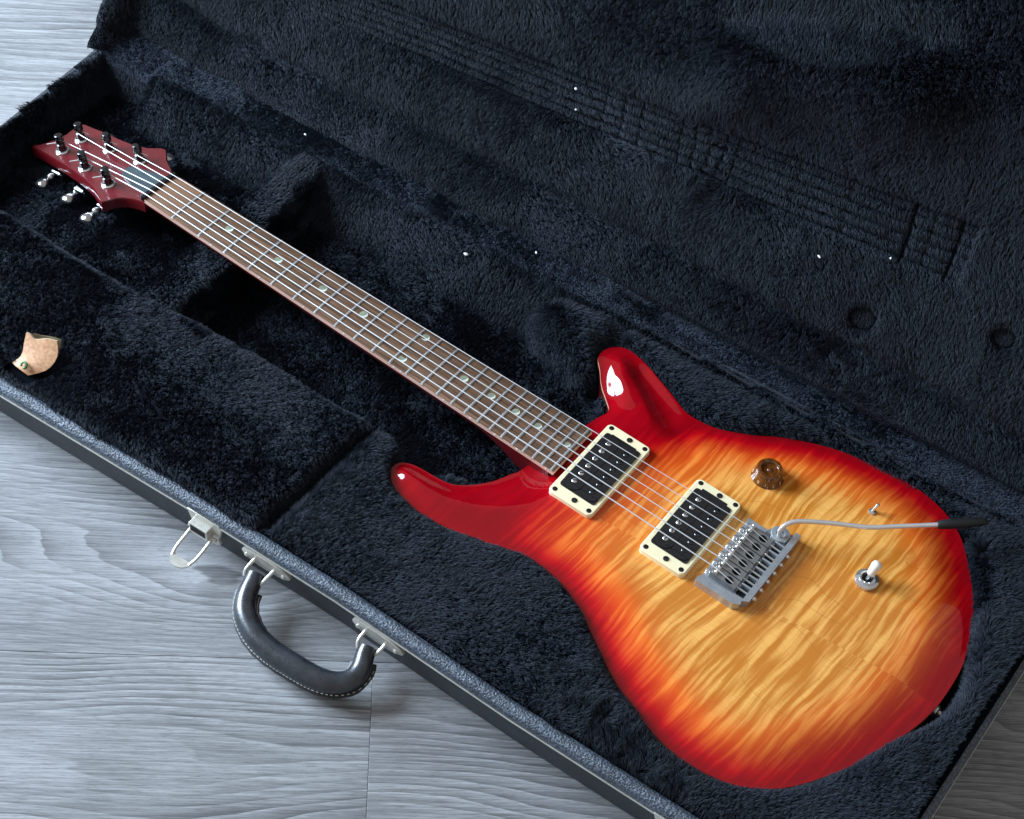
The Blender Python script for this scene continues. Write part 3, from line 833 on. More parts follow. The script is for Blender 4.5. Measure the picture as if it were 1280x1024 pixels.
for (a, b, c) in (((331.3, -236.5, -33), (330, -247, -38), (331.5, -251, -42)), ((351, -236, -33), (349.2, -248, -38), (347.5, -252, -42)), ((444.1, -229, -33), (443.6, -240, -38), (446, -244, -42)), ((464.5, -227, -33), (463, -238, -38), (460.5, -242, -42))):
    m = MB(); m.tube(catmull([np.array(a), np.array(b), np.array(c)], 1.5, False), 1.55, 8)
    m.build('handle_loop', 'brass_chrome', handle)

# ---- latches
def latch(x):
    y = wally(x + 16)
    m = MB()
    an_ = math.atan2(wally(x + 40) - wally(x), 40)
    rm = Matrix.Rotation(an_, 3, 'Z')
    def P(u, w, d): q = rm @ Vector((u, -d, 0)); return (x + 16 + q.x, y + q.y, w)
    # plate: a flared shield on the wall
    sh_ = [(-17, -17), (17, -17), (19, -22), (17.5, -30), (15, -38), (17, -43), (13, -47), (-9, -46), (-14, -40), (-13, -30), (-16, -22)]
    V = [P(u, w, 0.2 - (w + 17) * 0.03 * 0) for u, w in sh_] + [P(u * .98, w, 2.4) for u, w in sh_]
    k = len(sh_)
    m.add(V, [(i, (i + 1) % k, (i + 1) % k + k, i + k) for i in range(k)] + [tuple(range(k, 2 * k))])
    la = m.build('latch', 'brass_chrome', case, smooth=30, bevel=0.4)
    m = MB()
    V = [P(u, w, d) for d in (2, 9.5) for u, w in ((-10, -24), (9, -24), (9, -37), (-10, -37))]
    m.add(V, [(0, 1, 5, 4), (1, 2, 6, 5), (2, 3, 7, 6), (3, 0, 4, 7), (4, 5, 6, 7)])
    m.build('keeper', 'brass_chrome', la, smooth=0, bevel=0.8)
    m = MB(); V = [P(u, w, d) for d in (9.3, 9.9) for u, w in ((-8, -25.5), (7, -25.5), (7, -33), (-8, -33))]
    m.add(V, [(0, 1, 5, 4), (1, 2, 6, 5), (2, 3, 7, 6), (3, 0, 4, 7), (4, 5, 6, 7)])
    m.build('slot', 'hole', la, smooth=0)
    m = MB()
    path = [P(-10, -35, 5), P(-10.5, -38, 14), P(-10.5, -41, 26), P(-9, -43, 33)]
    m.tube(catmull([np.array(p) for p in path], 2, False), 1.4, 8)
    path = [P(11, -35, 5), P(11, -38, 14), P(10.5, -41, 26), P(8.5, -43, 33)]
    m.tube(catmull([np.array(p) for p in path], 2, False), 1.4, 8)
    m.tube([P(-14, -35, 5), P(15, -35, 5)], 1.6, 8)
    m.build('bail', 'brass_chrome', la)
    m = MB(); V = []; nn = 12
    for lay in (0, 1.6):
        V += [P(-9.6 + 19 * 0, -43 + lay, 30)] * 0
        for i in range(nn):
            a = math.pi * i / (nn - 1); V.append(P(-0.2 - 10.0 * math.cos(a), -44.5 + lay + 2.0 * math.sin(a), 31 + 10 * math.sin(a)))
        for i in range(nn):
            a = math.pi * (1 - i / (nn - 1)); V.append(P(-0.2 - 9.6 * math.cos(a), -44.0 + lay, 29 + 2.2 * math.sin(a)))
    k = 2 * nn
    m.add(V, [tuple(range(k))[::-1], tuple(range(k, 2 * k))] + [(i, (i + 1) % k, (i + 1) % k + k, i + k) for i in range(k)])
    m.build('bail_tab', 'brass_chrome', la, smooth=40)
latch(263); latch(716)

# ------------------------------------------------------------------ ELECTRIC GUITAR
gtr = thing('electric_guitar', (560, 0, -50), 'cherry sunburst flame maple electric guitar lying in the open plush case', 'electric guitar')

# ---- body
def edge_z(x, y):
    z = np.full(np.shape(x), -15.0)
    k = np.exp(-(((x - 452) / 24) ** 2 + ((y - 80) / 30) ** 2))
    return z - 9 * k
def body_top(x, y, d):
    k = np.exp(-(((x - 452) / 30) ** 2 + ((y - 82) / 34) ** 2))
    s_ = np.clip(d / 52, 0, 1)
    g1 = sm(d, 1.5, 44)
    g2 = sm(d, 1.0, 20)
    gg = g1 * (1 - k) + g2 * k
    # thin horns keep their ridge
    horn = np.clip(sm(x, 470, 395), 0, 1) * (y < 0)
    gg = gg * (1 - horn * .6) + horn * .6 * sm(d, 0.5, 17)
    ax, ay, bx_, by_ = 474.0, 117.0, 566.0, 62.0
    tt = np.clip(((x - ax) * (bx_ - ax) + (y - ay) * (by_ - ay)) / ((bx_ - ax) ** 2 + (by_ - ay) ** 2), 0, 1)
    dv = np.hypot(x - ax - tt * (bx_ - ax), y - ay - tt * (by_ - ay))
    scoop = 4.2 * np.exp(-(dv / 13) ** 2) * (1 - tt ** 2) * sm(d, 0, 9)
    return edge_z(x, y) + (-6.6 - edge_z(x, y)) * gg - scoop
outv = [(p[0], p[1]) for p in OUT]
bx = np.arange(360, 846, 3.0); by = np.arange(-180, 176, 3.0)
BX, BY = np.meshgrid(bx, by, indexing='ij'); dd_ = sdf(BX.ravel(), BY.ravel(), OUT)
sel = dd_ > 1.4
inner = np.column_stack([BX.ravel()[sel], BY.ravel()[sel]])
r1 = offset(outv, 0.7)
allv = [Vector(p) for p in outv] + [Vector(p) for p in r1] + [Vector(p) for p in inner]
no = len(outv)
res = delaunay_2d_cdt(allv, [(i, (i + 1) % no) for i in range(no)], [tuple(range(no))], 2, 1e-4)
tv = np.array([(v.x, v.y) for v in res[0]]); tf = [tuple(f) for f in res[2]]
dc = sdf(tv[:, 0], tv[:, 1], CARVE); do = sdf(tv[:, 0], tv[:, 1], OUT)
tz = body_top(tv[:, 0], tv[:, 1], np.maximum(dc, 0))
ob_ = edge_z(np.array([p[0] for p in outv]), np.array([p[1] for p in outv]))
bm = MB()
tf2 = []
for f in tf:
    a, b, c = (tv[i] for i in f[:3])
    cr = (b[0] - a[0]) * (c[1] - a[1]) - (b[1] - a[1]) * (c[0] - a[0])
    tf2.append(f if cr > 0 else f[::-1])
bm.add([(x, y, z) for (x, y), z in zip(tv, tz)], tf2, 0)
nt = len(bm.v)
# sides
lev = [(0.0, 0), (0.6, -1.2), (0.7, -2.2)]
sv = []
oz = ob_
ringsB = [(outv, oz), (offset(outv, -0.35), oz - 0.5), (offset(outv, -0.35), oz - 3.0), (offset(outv, -0.25), oz - 3.2), (offset(outv, 0.2), np.full(no, -46.0)), (offset(outv, 4), np.full(no, -50.0))]
for ring, zz_ in ringsB: sv += [(x, y, z) for (x, y), z in zip(ring, zz_)]
nb = len(ringsB)
for j in range(nb - 1):
    mi = 1 if j in (1,) else (2 if j >= 2 else 0)
    bm.add([], [], 0)
sideF = {0: [], 1: [], 2: []}
for j in range(nb - 1):
    mi = 0 if j == 0 else (1 if j == 1 else 2)
    sideF[mi] += [(j * no + (i), j * no + (i + 1) % no, (j + 1) * no + (i + 1) % no, (j + 1) * no + i)[::-1] for i in range(no)]
o_ = len(bm.v); bm.v += sv
for mi, fs in sideF.items():
    for q in fs: bm.f.append(tuple(i + o_ for i in q)); bm.m.append(mi)
bm.f.append(tuple(o_ + (nb - 1) * no + i for i in range(no))[::-1]); bm.m.append(2)
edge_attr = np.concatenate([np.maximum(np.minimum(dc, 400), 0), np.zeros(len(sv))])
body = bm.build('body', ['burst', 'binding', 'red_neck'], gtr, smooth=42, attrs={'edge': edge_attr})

# ---- neck
def hwid(x): return (42.8 + (57.5 - 42.8) * x / 476) / 2
nk = MB(); V = []; segs = 14; xs_ = list(np.linspace(0, 400, 21)) + [410, 420, 430, 440, 452, 474]
for x in xs_:
    dep = np.interp(x, [0, 400, 425, 450, 474], [15.5, 18, 26, 38, 40]); pw = np.interp(x, [0, 400, 440], [1.0, 0.9, 0.35]); w_ = hwid(x) - 0.3
    for k in range(segs + 1):
        a = math.pi * k / segs
        cy = math.cos(a); sy = math.sin(a) ** pw if k not in (0, segs) else 0.0
        V.append((x, cy * w_, -5.2 - dep * sy))
F = [(i * (segs + 1) + j, (i + 1) * (segs + 1) + j, (i + 1) * (segs + 1) + j + 1, i * (segs + 1) + j + 1) for i in range(len(xs_) - 1) for j in range(segs)]
F += [((i + 1) * (segs + 1), i * (segs + 1), i * (segs + 1) + segs, (i + 1) * (segs + 1) + segs) for i in range(len(xs_) - 1)]
F += [tuple(range(segs + 1)), tuple((len(xs_) - 1) * (segs + 1) + j for j in range(segs + 1))[::-1]]
nk.add(V, F); neck = nk.build('neck', 'red_neck', gtr, smooth=50)

# fretboard with a gentle camber
def camber(y, x): return -0.9 * (y / hwid(x)) ** 2
fbm = MB(); V = []; nx_ = 60; ny_ = 10
for i in range(nx_ + 1):
    x = 479 * i / nx_
    for j in range(ny_ + 1):
        y = (-1 + 2 * j / ny_) * hwid(x); V.append((x, y, camber(y, x)))
for i in range(nx_ + 1):
    x = 479 * i / nx_; V += [(x, -hwid(x), -5.4), (x, hwid(x), -5.4)]
F = [(i * (ny_ + 1) + j, (i + 1) * (ny_ + 1) + j, (i + 1) * (ny_ + 1) + j + 1, i * (ny_ + 1) + j + 1) for i in range(nx_) for j in range(ny_)]
fbm.add(V, F, 0)
o_ = (nx_ + 1) * (ny_ + 1)
E_ = []
for i in range(nx_):
    a, b = i * (ny_ + 1), (i + 1) * (ny_ + 1)
    E_ += [(o_ + 2 * i, o_ + 2 * i + 2, b, a), (a + ny_, b + ny_, o_ + 2 * i + 3, o_ + 2 * i + 1)]
E_ += [tuple(nx_ * (ny_ + 1) + j for j in range(ny_ + 1)) + (o_ + 2 * nx_ + 1, o_ + 2 * nx_)]
for q in E_: fbm.f.append(q); fbm.m.append(1)
fb = fbm.build('fretboard', ['rosewood', 'rosewood_lit_edge'], gtr, smooth=30)
fx = [635 * (1 - 2 ** (-k / 12)) for k in range(25)]
for k in range(1, 25):
    x = fx[k]; m = MB(); V = []; prof_ = [(-1.35, -0.2), (-1.1, 0.55), (-0.45, 1.0), (0.45, 1.0), (1.1, 0.55), (1.35, -0.2)]
    ys = np.linspace(-1, 1, 9)
    for yy in ys:
        y = yy * (hwid(x) - 0.1); drop = 0.45 if abs(yy) == 1 else 0
        for a, h in prof_: V.append((x + a, y, camber(y, x) + max(-0.2, h - drop)))
    n6 = 6
    F = [(i * n6 + j, i * n6 + j + 1, (i + 1) * n6 + j + 1, (i + 1) * n6 + j)[::-1] for i in range(8) for j in range(5)] + [tuple(range(6)), tuple(48 + j for j in range(6))[::-1]]
    m.add(V, F)
    m.tube([(x - 1.3, -hwid(x) - .15, camber(1, 1) - 1.2), (x + 1.3, -hwid(x) - .15, camber(1, 1) - 1.2)], 0.5, 5)
    m.build('fret', 'fret_metal', fb, smooth=60)
# moon inlays
def moon(x, y, r):
    z = camber(y, x) + 0.05
    m = MB(); k = 18
    m.add([(x + r * math.cos(2 * math.pi * i / k), y + r * math.sin(2 * math.pi * i / k), z) for i in range(k)] + [(x + r * math.cos(2 * math.pi * i / k), y + r * math.sin(2 * math.pi * i / k), z - .3) for i in range(k)],
          [tuple(range(k))] + [(i + k, (i + 1) % k + k, (i + 1) % k, i) for i in range(k)])
    io = m.build('inlay', 'pearl_dark', fb, smooth=0)
    m = MB(); V = []; kk = 10
    for i in range(kk + 1):
        a = R(-100) + R(200) * i / kk - R(35)
        V.append((x + r * .97 * math.cos(a), y + r * .97 * math.sin(a), z + .08))
    for i in range(kk, -1, -1):
        a = R(-100) + R(200) * i / kk - R(35); w_ = 1 - 0.62 * math.sin(math.pi * i / kk)
        V.append((x + r * .97 * w_ * math.cos(a), y + r * .97 * w_ * math.sin(a), z + .08))
    n2_ = kk + 1
    m.add(V, [(i, i + 1, 2 * n2_ - 2 - i, 2 * n2_ - 1 - i) for i in range(kk)])
    m.build('crescent', 'pearl', fb, smooth=0)
for k, r in ((3, 4.0), (5, 4.0), (7, 4.0), (9, 4.0), (15, 3.8), (17, 3.6), (19, 3.5), (21, 3.4), (24, 2.9)):
    moon((fx[k - 1] + fx[k]) / 2, 2.0, r)
moon(305, -15, 3.9); moon(305, 17, 3.9)
for k in (3, 5, 7, 9, 12, 15, 17, 19, 21, 24):
    for dx in ((-4, 4) if k == 12 else (0,)):
        x = (fx[k - 1] + fx[k]) / 2 + dx; m = MB(); m.lathe([(1.1, -0.3), (1.1, 0.15), (0.6, 0.3)], (x, -hwid(x), -2.6), (0, -1, 0), 8); m.build('side_dot', 'white_dot', fb)
m = MB(); m.box((-2.2, 0, -1.2), (4.6, 43.6, 6.4))
nut = m.build('nut', 'black_gloss', gtr, smooth=0, bevel=0.8)

# ---- headstock on a plane tilted back 10 degrees
T10 = math.tan(R(10))
def hz(x, y=0): return -5.0 + x * T10
HS = [(0, 21.5), (-7, 24), (-14, 29), (-20, 32.5), (-28, 37), (-35, 44), (-40, 48.5), (-46, 48.5), (-58, 41), (-73, 37.2), (-91, 36), (-113, 36), (-127, 35), (-139, 34.5), (-143, 30), (-143, 23), (-142.5, 12), (-146, -1), (-151, -11), (-158, -18.5), (-153, -19.5), (-135, -20), (-112, -22), (-92, -24.2), (-74, -27.2), (-58, -32), (-45, -38), (-35, -43.5), (-31, -38), (-27, -31), (-21, -26.5), (-12, -23.2), (-4, -21.8), (0, -21.5)]
hm = MB(); hp = densify(HS, 4)
rr_ = [(hp, lambda x, y: hz(x) - 12.5), (hp, lambda x, y: hz(x) - 1.4), (offset(hp, 1.0), lambda x, y: hz(x))]
V = []; k = len(hp)
for ring, fz in rr_: V += [(x, y, fz(x, y)) for x, y in ring]
F = [(j * k + i, j * k + (i + 1) % k, (j + 1) * k + (i + 1) % k, (j + 1) * k + i) for j in range(2) for i in range(k)] + [tuple(range(2 * k, 3 * k)), tuple(range(k))[::-1]]
hm.add(V, F); head = hm.build('headstock', 'red_neck', gtr, smooth=40)
tr_ = [(-51, 8.5), (-51, -0.5), (-43, -6), (-30, -9.5), (-7.5, -12), (-7.5, 16.5), (-30, 14), (-43, 12)]
m = MB(); m.prism(tr_, lambda x, y: hz(x) - .5, lambda x, y: hz(x) + 1.6); m.build('truss_rod_cover', 'truss_plate', head, smooth=0, bevel=0.5)
HN_ = Vector((-math.sin(R(10)), 0, math.cos(R(10))))
posts = [(-49, -20.5), (-86, -15), (-125, -8), (-122.5, 15), (-87, 18.5), (-49, 22)]       # strings 6 5 4 3 2 1, low E first
def tuner(i):
    x, y = posts[i]; sg = -1 if y < 0 else 1
    if i == 2: sg = -1
    b = Vector((x, y, hz(x)))
    m = MB()
    m.lathe([(6.6, 0), (6.6, 1.0), (5.4, 2.0), (4.2, 2.6)], b, HN_, 20)
    m.lathe([(4.1, 2), (4.1, 8.4), (3.0, 9.2), (3.0, 11.6), (4.3, 12.2), (4.3, 15.2), (3.9, 15.7), (3.9, 16.5), (4.3, 17.0), (3.8, 19.0), (2.2, 19.6)], b, HN_, 18)
    tu = m.build('tuner', 'dark_chrome', head, smooth=40)
    m = MB(); m.lathe([(6.9, -0.2), (6.9, 0.9), (5.6, 1.9), (5.2, 1.9)], b + HN_ * .1, HN_, 20); m.build('bushing', 'chrome', tu, smooth=40)
    # gear housing under the head, shaft and wing button beside it
    m = MB(); bb = b - HN_ * 20.5
    tilt = Matrix.Rotation(R(-10), 3, 'Y')
    m.box(bb + Vector((0, sg * 5, 0)), (15, 22, 9), 0, 0, tilt)
    m.build('gear_housing', 'dark_chrome', tu, smooth=0, bevel=2)
    ye = sg * (abs(np.interp(x, [-125, -86, -49], [-23, -25.5, -36])) if sg < 0 else abs(np.interp(x, [-125, -86, -49], [35, 36, 44])))
    m = MB(); p0 = Vector((x, y + sg * 12, bb.z)); p1 = Vector((x - 1, ye + sg * 7, bb.z - 1.5))
    m.tube([p0, p1], 2.0, 10)
    m.lathe([(3.2, 0), (3.4, 2.5), (2.6, 4)], p1 - Vector((0, sg * 5, 0)), (0, sg, 0), 12)
    m.build('shaft', 'chrome', tu)
    m = MB(); c = p1 + Vector((-0.5, sg * 7.0, -1.0)); N_ = 9
    # bean-shaped button, thin in one way
    prof_b = [(0.5, -7), (3.2, -6.2), (6.2, -3.2), (7.6, 0), (7.8, 3), (6.0, 5.5), (2.6, 6.6), (0.4, 6.7)]
    u_, v_, w_ = rot_frame((0, sg, -0.12))
    V = []; sgm = 16
    for r_, h_ in prof_b:
        for q in range(sgm):
            a = 2 * math.pi * q / sgm
            V.append(c + w_ * h_ + Vector((1, 0, 0.18)) * r_ * 0.86 * math.cos(a) + Vector((-.18, 0, 1)) * r_ * 0.42 * math.sin(a))
    F = [(j * sgm + q, j * sgm + (q + 1) % sgm, (j + 1) * sgm + (q + 1) % sgm, (j + 1) * sgm + q) for j in range(len(prof_b) - 1) for q in range(sgm)]
    m.add(V, F + [tuple(range(sgm))[::-1], tuple((len(prof_b) - 1) * sgm + q for q in range(sgm))]); m.build('tuner_button', 'nickel_dark', tu, smooth=60)
    # string end poking from the post
    m = MB(); st_ = b + HN_ * 10.5
    d_ = Vector((-0.55, -0.8, 0.0)) if y < 0 else Vector((0.75, 0.25, -.05))
    m.tube([st_ + d_ * 4, st_ + d_ * 13], 0.55, 6); m.build('string_end', 'string_metal', tu)
for i in range(6): tuner(i)

# ---- strings
snut = [-17.6, -10.6, -3.5, 3.5, 10.6, 17.6]; sbr = [-26.2, -15.7, -5.2, 5.2, 15.7, 26.2]
sr = [0.52, 0.46, 0.41, 0.36, 0.33, 0.31]
for i in range(6):
    px, py = posts[i]; pz = hz(px) + 10.2
    sgn_ = 1 if i < 3 else -1
    p_post = (px + 2, py + sgn_ * 3.4, pz)
    pts = [(px - 3.2, py + sgn_ * 1.6, pz), p_post, (-4.6, snut[i], 2.0), (-0.2, snut[i], 2.15), (160, snut[i] + (sbr[i] - snut[i]) * .25, 3.4), (320, snut[i] + (sbr[i] - snut[i]) * .5, 4.6), (637, sbr[i], 7.0), (643, sbr[i], 5.8), (662, sbr[i], 0.5)]
    m = MB(); m.tube(pts, sr[i] * 1.08, 8); m.build('string', 'string_metal', gtr, smooth=60)

# ---- pickups
def rrect(x0, x1, y0, y1, r, k=5):
    out = []
    for cx, cy, a0 in ((x1 - r, y1 - r, 0), (x0 + r, y1 - r, 90), (x0 + r, y0 + r, 180), (x1 - r, y0 + r, 270)):
        for i in range(k + 1): a = R(a0 + 90 * i / k); out.append((cx + r * math.cos(a), cy + r * math.sin(a)))
    return out
def pickup(x0, x1, yc, h0):
    xm = (x0 + x1) / 2; L2 = 46.2
    zt = h0; zb = -9.5
    m = MB(); o = rrect(x0, x1, yc - L2, yc + L2, 4.5); oi = rrect(x0 + .5, x1 - .5, yc - L2 + .5, yc + L2 - .5, 4.2); hole_ = rrect(x0 + 4.2, x1 - 4.2, yc - 35.5, yc + 35.5, 2.6)
    k = len(o)
    V = [(x, y, zb) for x, y in o] + [(x, y, zt - .9) for x, y in o] + [(x, y, zt) for x, y in offset(o, .9)] + [(x, y, zt) for x, y in hole_] + [(x, y, zb) for x, y in hole_]
    m.add(V, [(j * k + i, j * k + (i + 1) % k, (j + 1) * k + (i + 1) % k, (j + 1) * k + i) for j in range(4) for i in range(k)])
    ring = m.build('pickup', 'cream', gtr, smooth=30)
    m = MB(); m.prism(hole_, zb, zt + 0.7); m.build('pickup_well', 'black_gloss', ring, smooth=0)
    for sx_, tall in ((-1, 1), (1, 1)):
        cx = xm + sx_ * 9.1
        bo = []
        for i in range(11): a = R(-90 + 18 * i) + R(90); bo.append((cx + 8.6 * math.cos(a), yc + 26.4 + 8.6 * math.sin(a)))
        for i in range(11): a = R(180 + 18 * i); bo.append((cx + 8.6 * math.cos(a), yc - 26.4 + 8.6 * math.sin(a)))
        m = MB(); m.prism(bo, zb + 1, zt + 1.4); bob = m.build('bobbin', 'black_gloss', ring, smooth=30, bevel=0.8)
        for q in range(6):
            yp = yc + (q - 2.5) * 10.1; m = MB()
            m.lathe([(2.45, 0), (2.45, .55), (1.9, 1.05), (0.2, 1.2)], (cx, yp, zt + 1.2), (0, 0, 1), 14)
            ps = m.build('pole_screw', 'nickel' if not (h0 > -1.8 and sx_ > 0) else 'dark_chrome', bob, smooth=40)
            m = MB(); m.box((cx, yp, zt + 2.38), (4.4, .8, .3), R(random.uniform(0, 180))); 
            o_ = m.build('screw_slot', 'hole', ring, smooth=0)
    for sx_, sy_ in ((-1, -1), (-1, 1), (1, -1), (1, 1)):
        m = MB(); c = (xm + sx_ * ((x1 - x0) / 2 - 4.6), yc + sy_ * (L2 - 4.4), zt)
        m.lathe([(2.3, -0.3), (2.3, 0.12), (1.7, 0.35), (.3, .5)], c, (0, 0, 1), 14); m.build('ring_screw', 'black_gloss', ring, smooth=40)
    for sy_ in (-1, 1):
        m = MB(); c = (xm + 2, yc + sy_ * (L2 - 5.2), zt + .1)
        m.lathe([(2.6, -0.3), (2.6, .25), (1.6, .7), (.3, .8)], c, (0, 0, 1), 14)
        ah = m.build('height_screw', 'dark_chrome', ring, smooth=40)
        m = MB(); m.box((c[0], c[1], zt + .85), (3.6, .7, .3), .6); m.box((c[0], c[1], zt + .9), (.7, 3.6, .3), .6); m.build('cross_slot', 'hole', ah, smooth=0)
    # black tape along the cavity
    m = MB(); m.prism(rrect(x0 + 9, x1 - 10, yc + 34, yc + 36.8 + (1.3 if x0 > 550 else 0), 1), zt - 3, zt + .25); m.build('tape', 'black_matt', ring, smooth=0)
pickup(485.3, 529.3, 0.5, -1.6)
pickup(577.2, 621.2, 0.8, -0.6)

# ---- tremolo bridge
bp = [(632, -40.5), (668, -40.5), (675.5, -33), (675.5, 49), (654, 49), (650, 39), (632, 39)]
m = MB(); m.prism(bp, -8.0, -3.2)
bridge = m.build('bridge', 'bridge_metal', gtr, smooth=0, bevel=1.2)
m = MB(); m.prism([(631, -43), (667, -43), (672.5, -39.5), (670, -34.5), (633, -36.5), (631, -38.5)], -8, 1.8); m.build('side_wall', 'bridge_metal', bridge, smooth=0, bevel=1.4, bseg=3)
m = MB(); m.prism([(633, 33.5), (651, 33.5), (652, 37.5), (632, 37.5)], -8, 1.0); m.build('side_wall', 'bridge_metal', bridge, smooth=0, bevel=1.0, bseg=3)
m = MB(); m.prism([(671.2, -36), (676.5, -33), (676.5, 50), (671.2, 50)], -8, 1.6); m.build('rear_wall', 'bridge_metal', bridge, smooth=0, bevel=1.2, bseg=3)
m = MB(); m.lathe([(8.3, -8), (8.3, 1.0), (7.6, 1.9), (4.1, 2.1), (4.1, -1)], (662, 40.5, 0), (0, 0, 1), 24); m.build('arm_socket', 'bridge_metal', bridge, smooth=40)
for q in range(6):
    y = sbr[q]; zt = 4.6
    m = MB(); k = 16; x0, x1 = 637.0, 661.0; w_ = 4.7; hx, hr = 653.5, 3.3
    sq = rrect(x0, x1, y - w_, y + w_, .8, 1)
    # top plate with a round hole: bridge outer loop to hole loop
    ol = densify([(x1, y - w_), (x1, y + w_), (x0, y + w_), (x0, y - w_)], 2.4); k = len(ol)
    hl = []
    for (a, b) in ol:
        d_ = Vector((a - hx, (b - y) * 2.0)).normalized(); hl.append((hx + hr * 1.25 * d_.x, y + hr * d_.y))
    zz_ = lambda a: zt - 0.11 * (a - x0)
    V = [(a, b, -3.4) for a, b in ol] + [(a, b, zz_(a)) for a, b in ol] + [(a, b, zz_(a)) for a, b in hl] + [(a, b, -2) for a, b in hl]
    m.add(V, [(j * k + i, j * k + (i + 1) % k, (j + 1) * k + (i + 1) % k, (j + 1) * k + i) for j in range(3) for i in range(k)])
    sd_ = m.build('saddle', 'saddle_metal', bridge, smooth=30)
    m = MB(); m.prism([(hx + 3.6 * math.cos(2 * math.pi * i / 12), y + 3.0 * math.sin(2 * math.pi * i / 12)) for i in range(12)], -3.3, -1.2); m.build('saddle_hole', 'hole', sd_, smooth=0)
    for sy_ in (-1, 1):
        m = MB(); m.lathe([(1.7, -1), (1.7, 1.5), (1.3, 2.0), (.5, 1.3)], (639.6, y + sy_ * 2.9, zt - .4), (0, 0, 1), 10); m.build('height_screw', 'chrome', sd_, smooth=40)
    m = MB(); m.lathe([(2.6, 0), (2.9, 1.2), (2.0, 2.3), (.3, 2.6)], (634.2, y, -3.2), (0, 0, 1), 14); m.build('mounting_screw', 'chrome', bridge, smooth=40)
    m = MB(); m.tube([(641.5, y - 4, zt + .4), (641.5, y + 4, zt + .4)], 1.5, 10); m.build('roller', 'nickel', sd_)
    m = MB(); m.tube([(661, y, 0), (680.0, y, -1)], 1.0, 8); m.lathe([(2.1, 0), (2.1, 1.6), (1.2, 2.3)], (677, y, -0.8), (1, 0, -.05), 12)
    m.build('intonation_screw', 'chrome', bridge, smooth=40)
    m = MB(); m.box((667.2, y + 5.2, -0.6), (9.0, 1.7, 4.4)); m.build('divider', 'bridge_metal', bridge, smooth=0, bevel=.5)
    m = MB(); m.prism(rrect(662.5, 671, y - 4, y + 4, 1), -3.1, -2.9); m.build('string_slot', 'hole', bridge, smooth=0)

# ---- tremolo arm
ap = [(662.5, 38.5, -3), (661.5, 38.0, 5), (661.3, 39.6, 10.5), (664.5, 45.5, 14.2), (672, 53.2, 15), (692.1, 67.6, 15), (717.8, 83.6, 15.3), (735.5, 98.0, 17), (750, 109.4, 19), (763.8, 120.5, 21)]
ac = catmull([np.array(p) for p in ap], 2.0, False)
m = MB(); m.tube(ac, 2.05, 14)
arm = m.build('tremolo_arm', 'satin_steel', gtr, smooth=60)
m = MB(); a_ = Vector((762, 119, 20.7)); b_ = Vector((793.5, 147.6, 23.5)); pr_ = [(0, 2.9), (.03, 3.6), (.2, 4.3), (.45, 4.6), (.7, 4.2), (.9, 3.2), (.98, 2.0), (1, .8)]
m.tube([a_ + (b_ - a_) * u_ for u_, _ in pr_], [r_ for _, r_ in pr_], 16); m.build('arm_tip', 'black_matt', arm, smooth=60)

# ---- volume knob: amber top-hat knob with printed numbers
kc = (620.5, 90.5, -8.5)
m = MB()
m.lathe([(14.6, 0), (14.8, 1.4), (14.0, 2.6), (12.2, 7.6), (11.4, 12.4), (10.6, 13.6), (8.0, 13.6), (7.2, 12.6), (7.0, 11.4), (2.2, 11.4), (1.6, 12.0), (.2, 12.1)], kc, (0, 0, 1), 48, rmod=lambda j, k: 1 + (0.018 * (k % 2) if 3 <= j <= 4 else 0))
knob = m.build('volume_knob', 'amber', gtr, smooth=45)
for i, ch in enumerate(['0', '1', '2', '3', '4', '5', '6', '7', '8', '9', '10']):
    cu = bpy.data.curves.new('digit', 'FONT'); cu.body = ch; cu.size = 0.0042; cu.extrude = 0.00006; cu.align_x = 'CENTER'; cu.align_y = 'CENTER'
    tmp = bpy.data.objects.new('digit_tmp', cu)
    me = tmp.to_mesh()
    vs = [v.co.copy() for v in me.vertices]; fs = [tuple(p.vertices) for p in me.polygons]; tmp.to_mesh_clear()
    a = R(-120 + 30 * i) + R(20)
    u = Vector((-math.sin(a), math.cos(a), 0)); rr2 = Vector((math.cos(a), math.sin(a), 0))
    up_ = (Vector((0, 0, 5.2)) - rr2 * 2.2).normalized(); nn_ = u.cross(up_)
    c = Vector(kc) + rr2 * 13.3 + Vector((0, 0, 5.0))
    m = MB(); m.add([c + u * v.x * 1000 + up_ * v.y * 1000 + nn_ * v.z * 1000 for v in vs], fs); m.build('digit', 'knob_text', knob, smooth=0)
    bpy.data.objects.remove(tmp)

# ---- switches
mc = Vector((709, 116.2, -10.5))
m = MB(); m.lathe([(4.4, 0), (4.4, 2.6), (3.4, 3.2), (3.2, 5.0), (2.2, 5.4)], mc, (0, 0, 1), 6 * 3)
mini = m.build('mini_toggle', 'nickel', gtr, smooth=40)
m = MB(); d_ = Vector((0.25, 0.42, 1)).normalized(); b_ = mc + Vector((0, 0, 4.5)); m.tube([b_, b_ + d_ * 3, b_ + d_ * 9, b_ + d_ * 9.8], [1.1, 1.25, 1.7, 0.9], 12); m.build('lever', 'nickel', mini)
tc = Vector((739.5, 52.0, -8.6))
m = MB(); m.lathe([(10.4, 0), (10.4, .9), (9.8, 1.2), (9.8, 5.0), (8.8, 5.8), (7.0, 6.0), (7.0, 7.6), (6.2, 8.0), (5.0, 7.2), (4.4, 4.0)], tc, (0, 0, 1), 56, rmod=lambda j, k: 1 + (0.045 * (k % 2) if 2 <= j <= 3 else 0))
tog = m.build('toggle_switch', 'chrome', gtr, smooth=30)
m = MB(); m.lathe([(4.2, 4.4), (4.2, 4.6)], tc, (0, 0, 1), 20); m.build('switch_well', 'hole', tog)
d_ = Vector((0.10, 0.42, 1)).normalized(); b_ = tc + Vector((0, 0, 3.5))
m = MB(); m.tube([b_, b_ + d_ * 8], 1.5, 12); m.build('lever', 'nickel', tog)
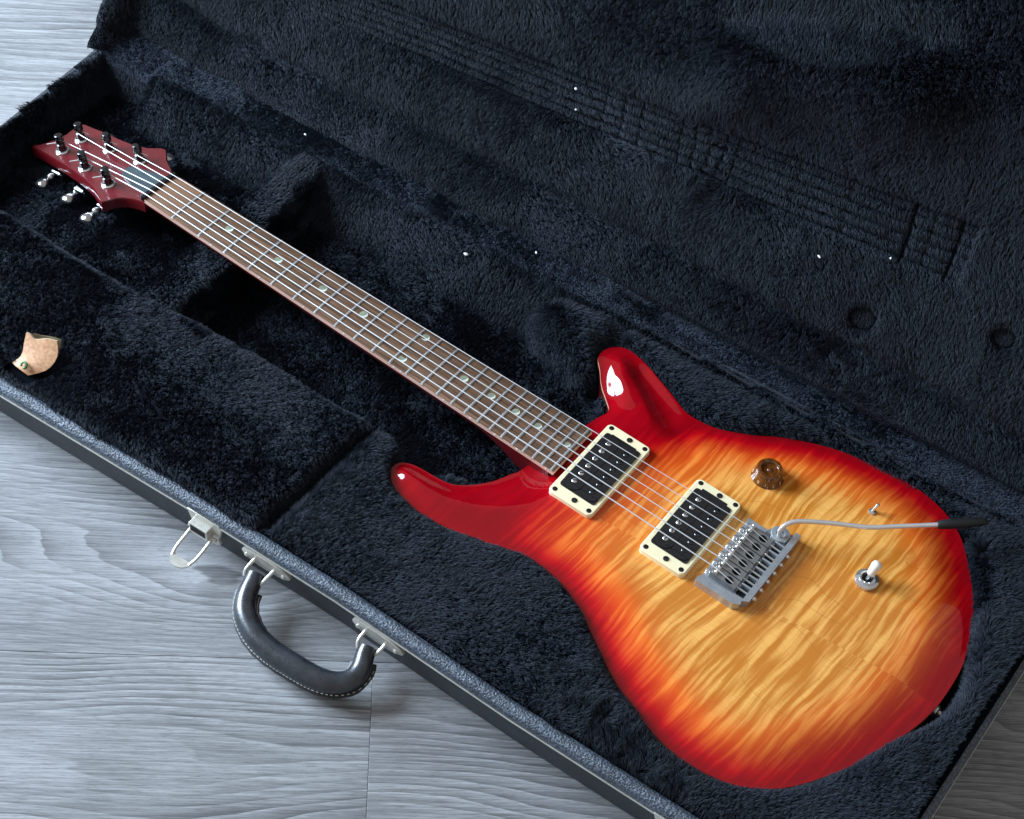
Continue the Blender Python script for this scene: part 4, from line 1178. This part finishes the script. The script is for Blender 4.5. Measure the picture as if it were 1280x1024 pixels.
m = MB(); m.tube([b_ + d_ * u_ for u_ in (6.5, 7.2, 12, 17, 19.2, 20.2)], [2.8, 3.5, 4.0, 4.5, 3.8, 1.8], 18); m.build('switch_tip', 'ivory', tog, smooth=60)
# ---- strap buttons
for c, ax in (((841.5, -5, -27), (1, -.1, 0)), ((366.5, -99, -26), (-1, .35, 0))):
    m = MB(); m.lathe([(5.5, -1), (5.5, 1.0), (3.4, 2.0), (2.6, 5.5), (3.2, 8.0), (6.0, 9.5), (6.0, 11.0), (4.5, 12.0)], c, ax, 20); m.build('strap_button', 'nickel', gtr, smooth=40)

# ------------------------------------------------------------------ lint
def lint(p, r, label, el=1.6):
    m = MB(); V = []; k = 8; r = r * 0.78
    a0 = random.uniform(0, 3)
    for j in range(5):
        ph = math.pi * j / 4
        for q in range(k):
            a = 2 * math.pi * q / k; w_ = r * math.sin(ph) * random.uniform(.8, 1.2)
            V.append(Vector(p) + Matrix.Rotation(a0, 3, 'Z') @ Vector((w_ * math.cos(a) * el, w_ * math.sin(a), -r * .8 * math.cos(ph))))
    F = [(j * k + q, j * k + (q + 1) % k, (j + 1) * k + (q + 1) % k, (j + 1) * k + q) for j in range(4) for q in range(k)]
    m.add(V, F); o = m.build('lint_speck', 'lint', None, loc=p, smooth=80)
    o['label'] = label; o['category'] = 'lint'; o['group'] = 'white lint specks on the black plush'
def onlid(s, d, up=7): 
    x = float(lid_h(np.array([[s]]), np.array([[d]]))[0, 0]); return tuple(lidp(s, d, x - up))
def onbase(x, y, up=6): return (x, y, float(heights(np.array([[x]]), np.array([[y]]))[0][0, 0]) + up)
lint(onbase(262, 133, 10), 2.2, 'largest white lint speck, on dark plush behind the middle of the guitar neck')
lint(onlid(252, 170), 1.6, 'white lint speck on the pressed string marks in the open lid', 1.3)
lint(onlid(258, 152), 1.1, 'tiny white lint speck just below the pressed string marks in the lid')
lint(onlid(513, 129), 1.3, 'flat white lint speck left of the round knob dent in the lid', 2.2)
lint(onlid(569, 155), 1.1, 'white lint speck beside the pressed bridge mark, above the round dent', 1.8)
lint(onlid(4, 12, 12), 1.3, 'white lint speck near the hinge, above the far end of the neck cradle')
lint(onlid(270, 14, 12), 1.3, 'white lint speck in the hinge fold behind the twelfth fret of the neck')
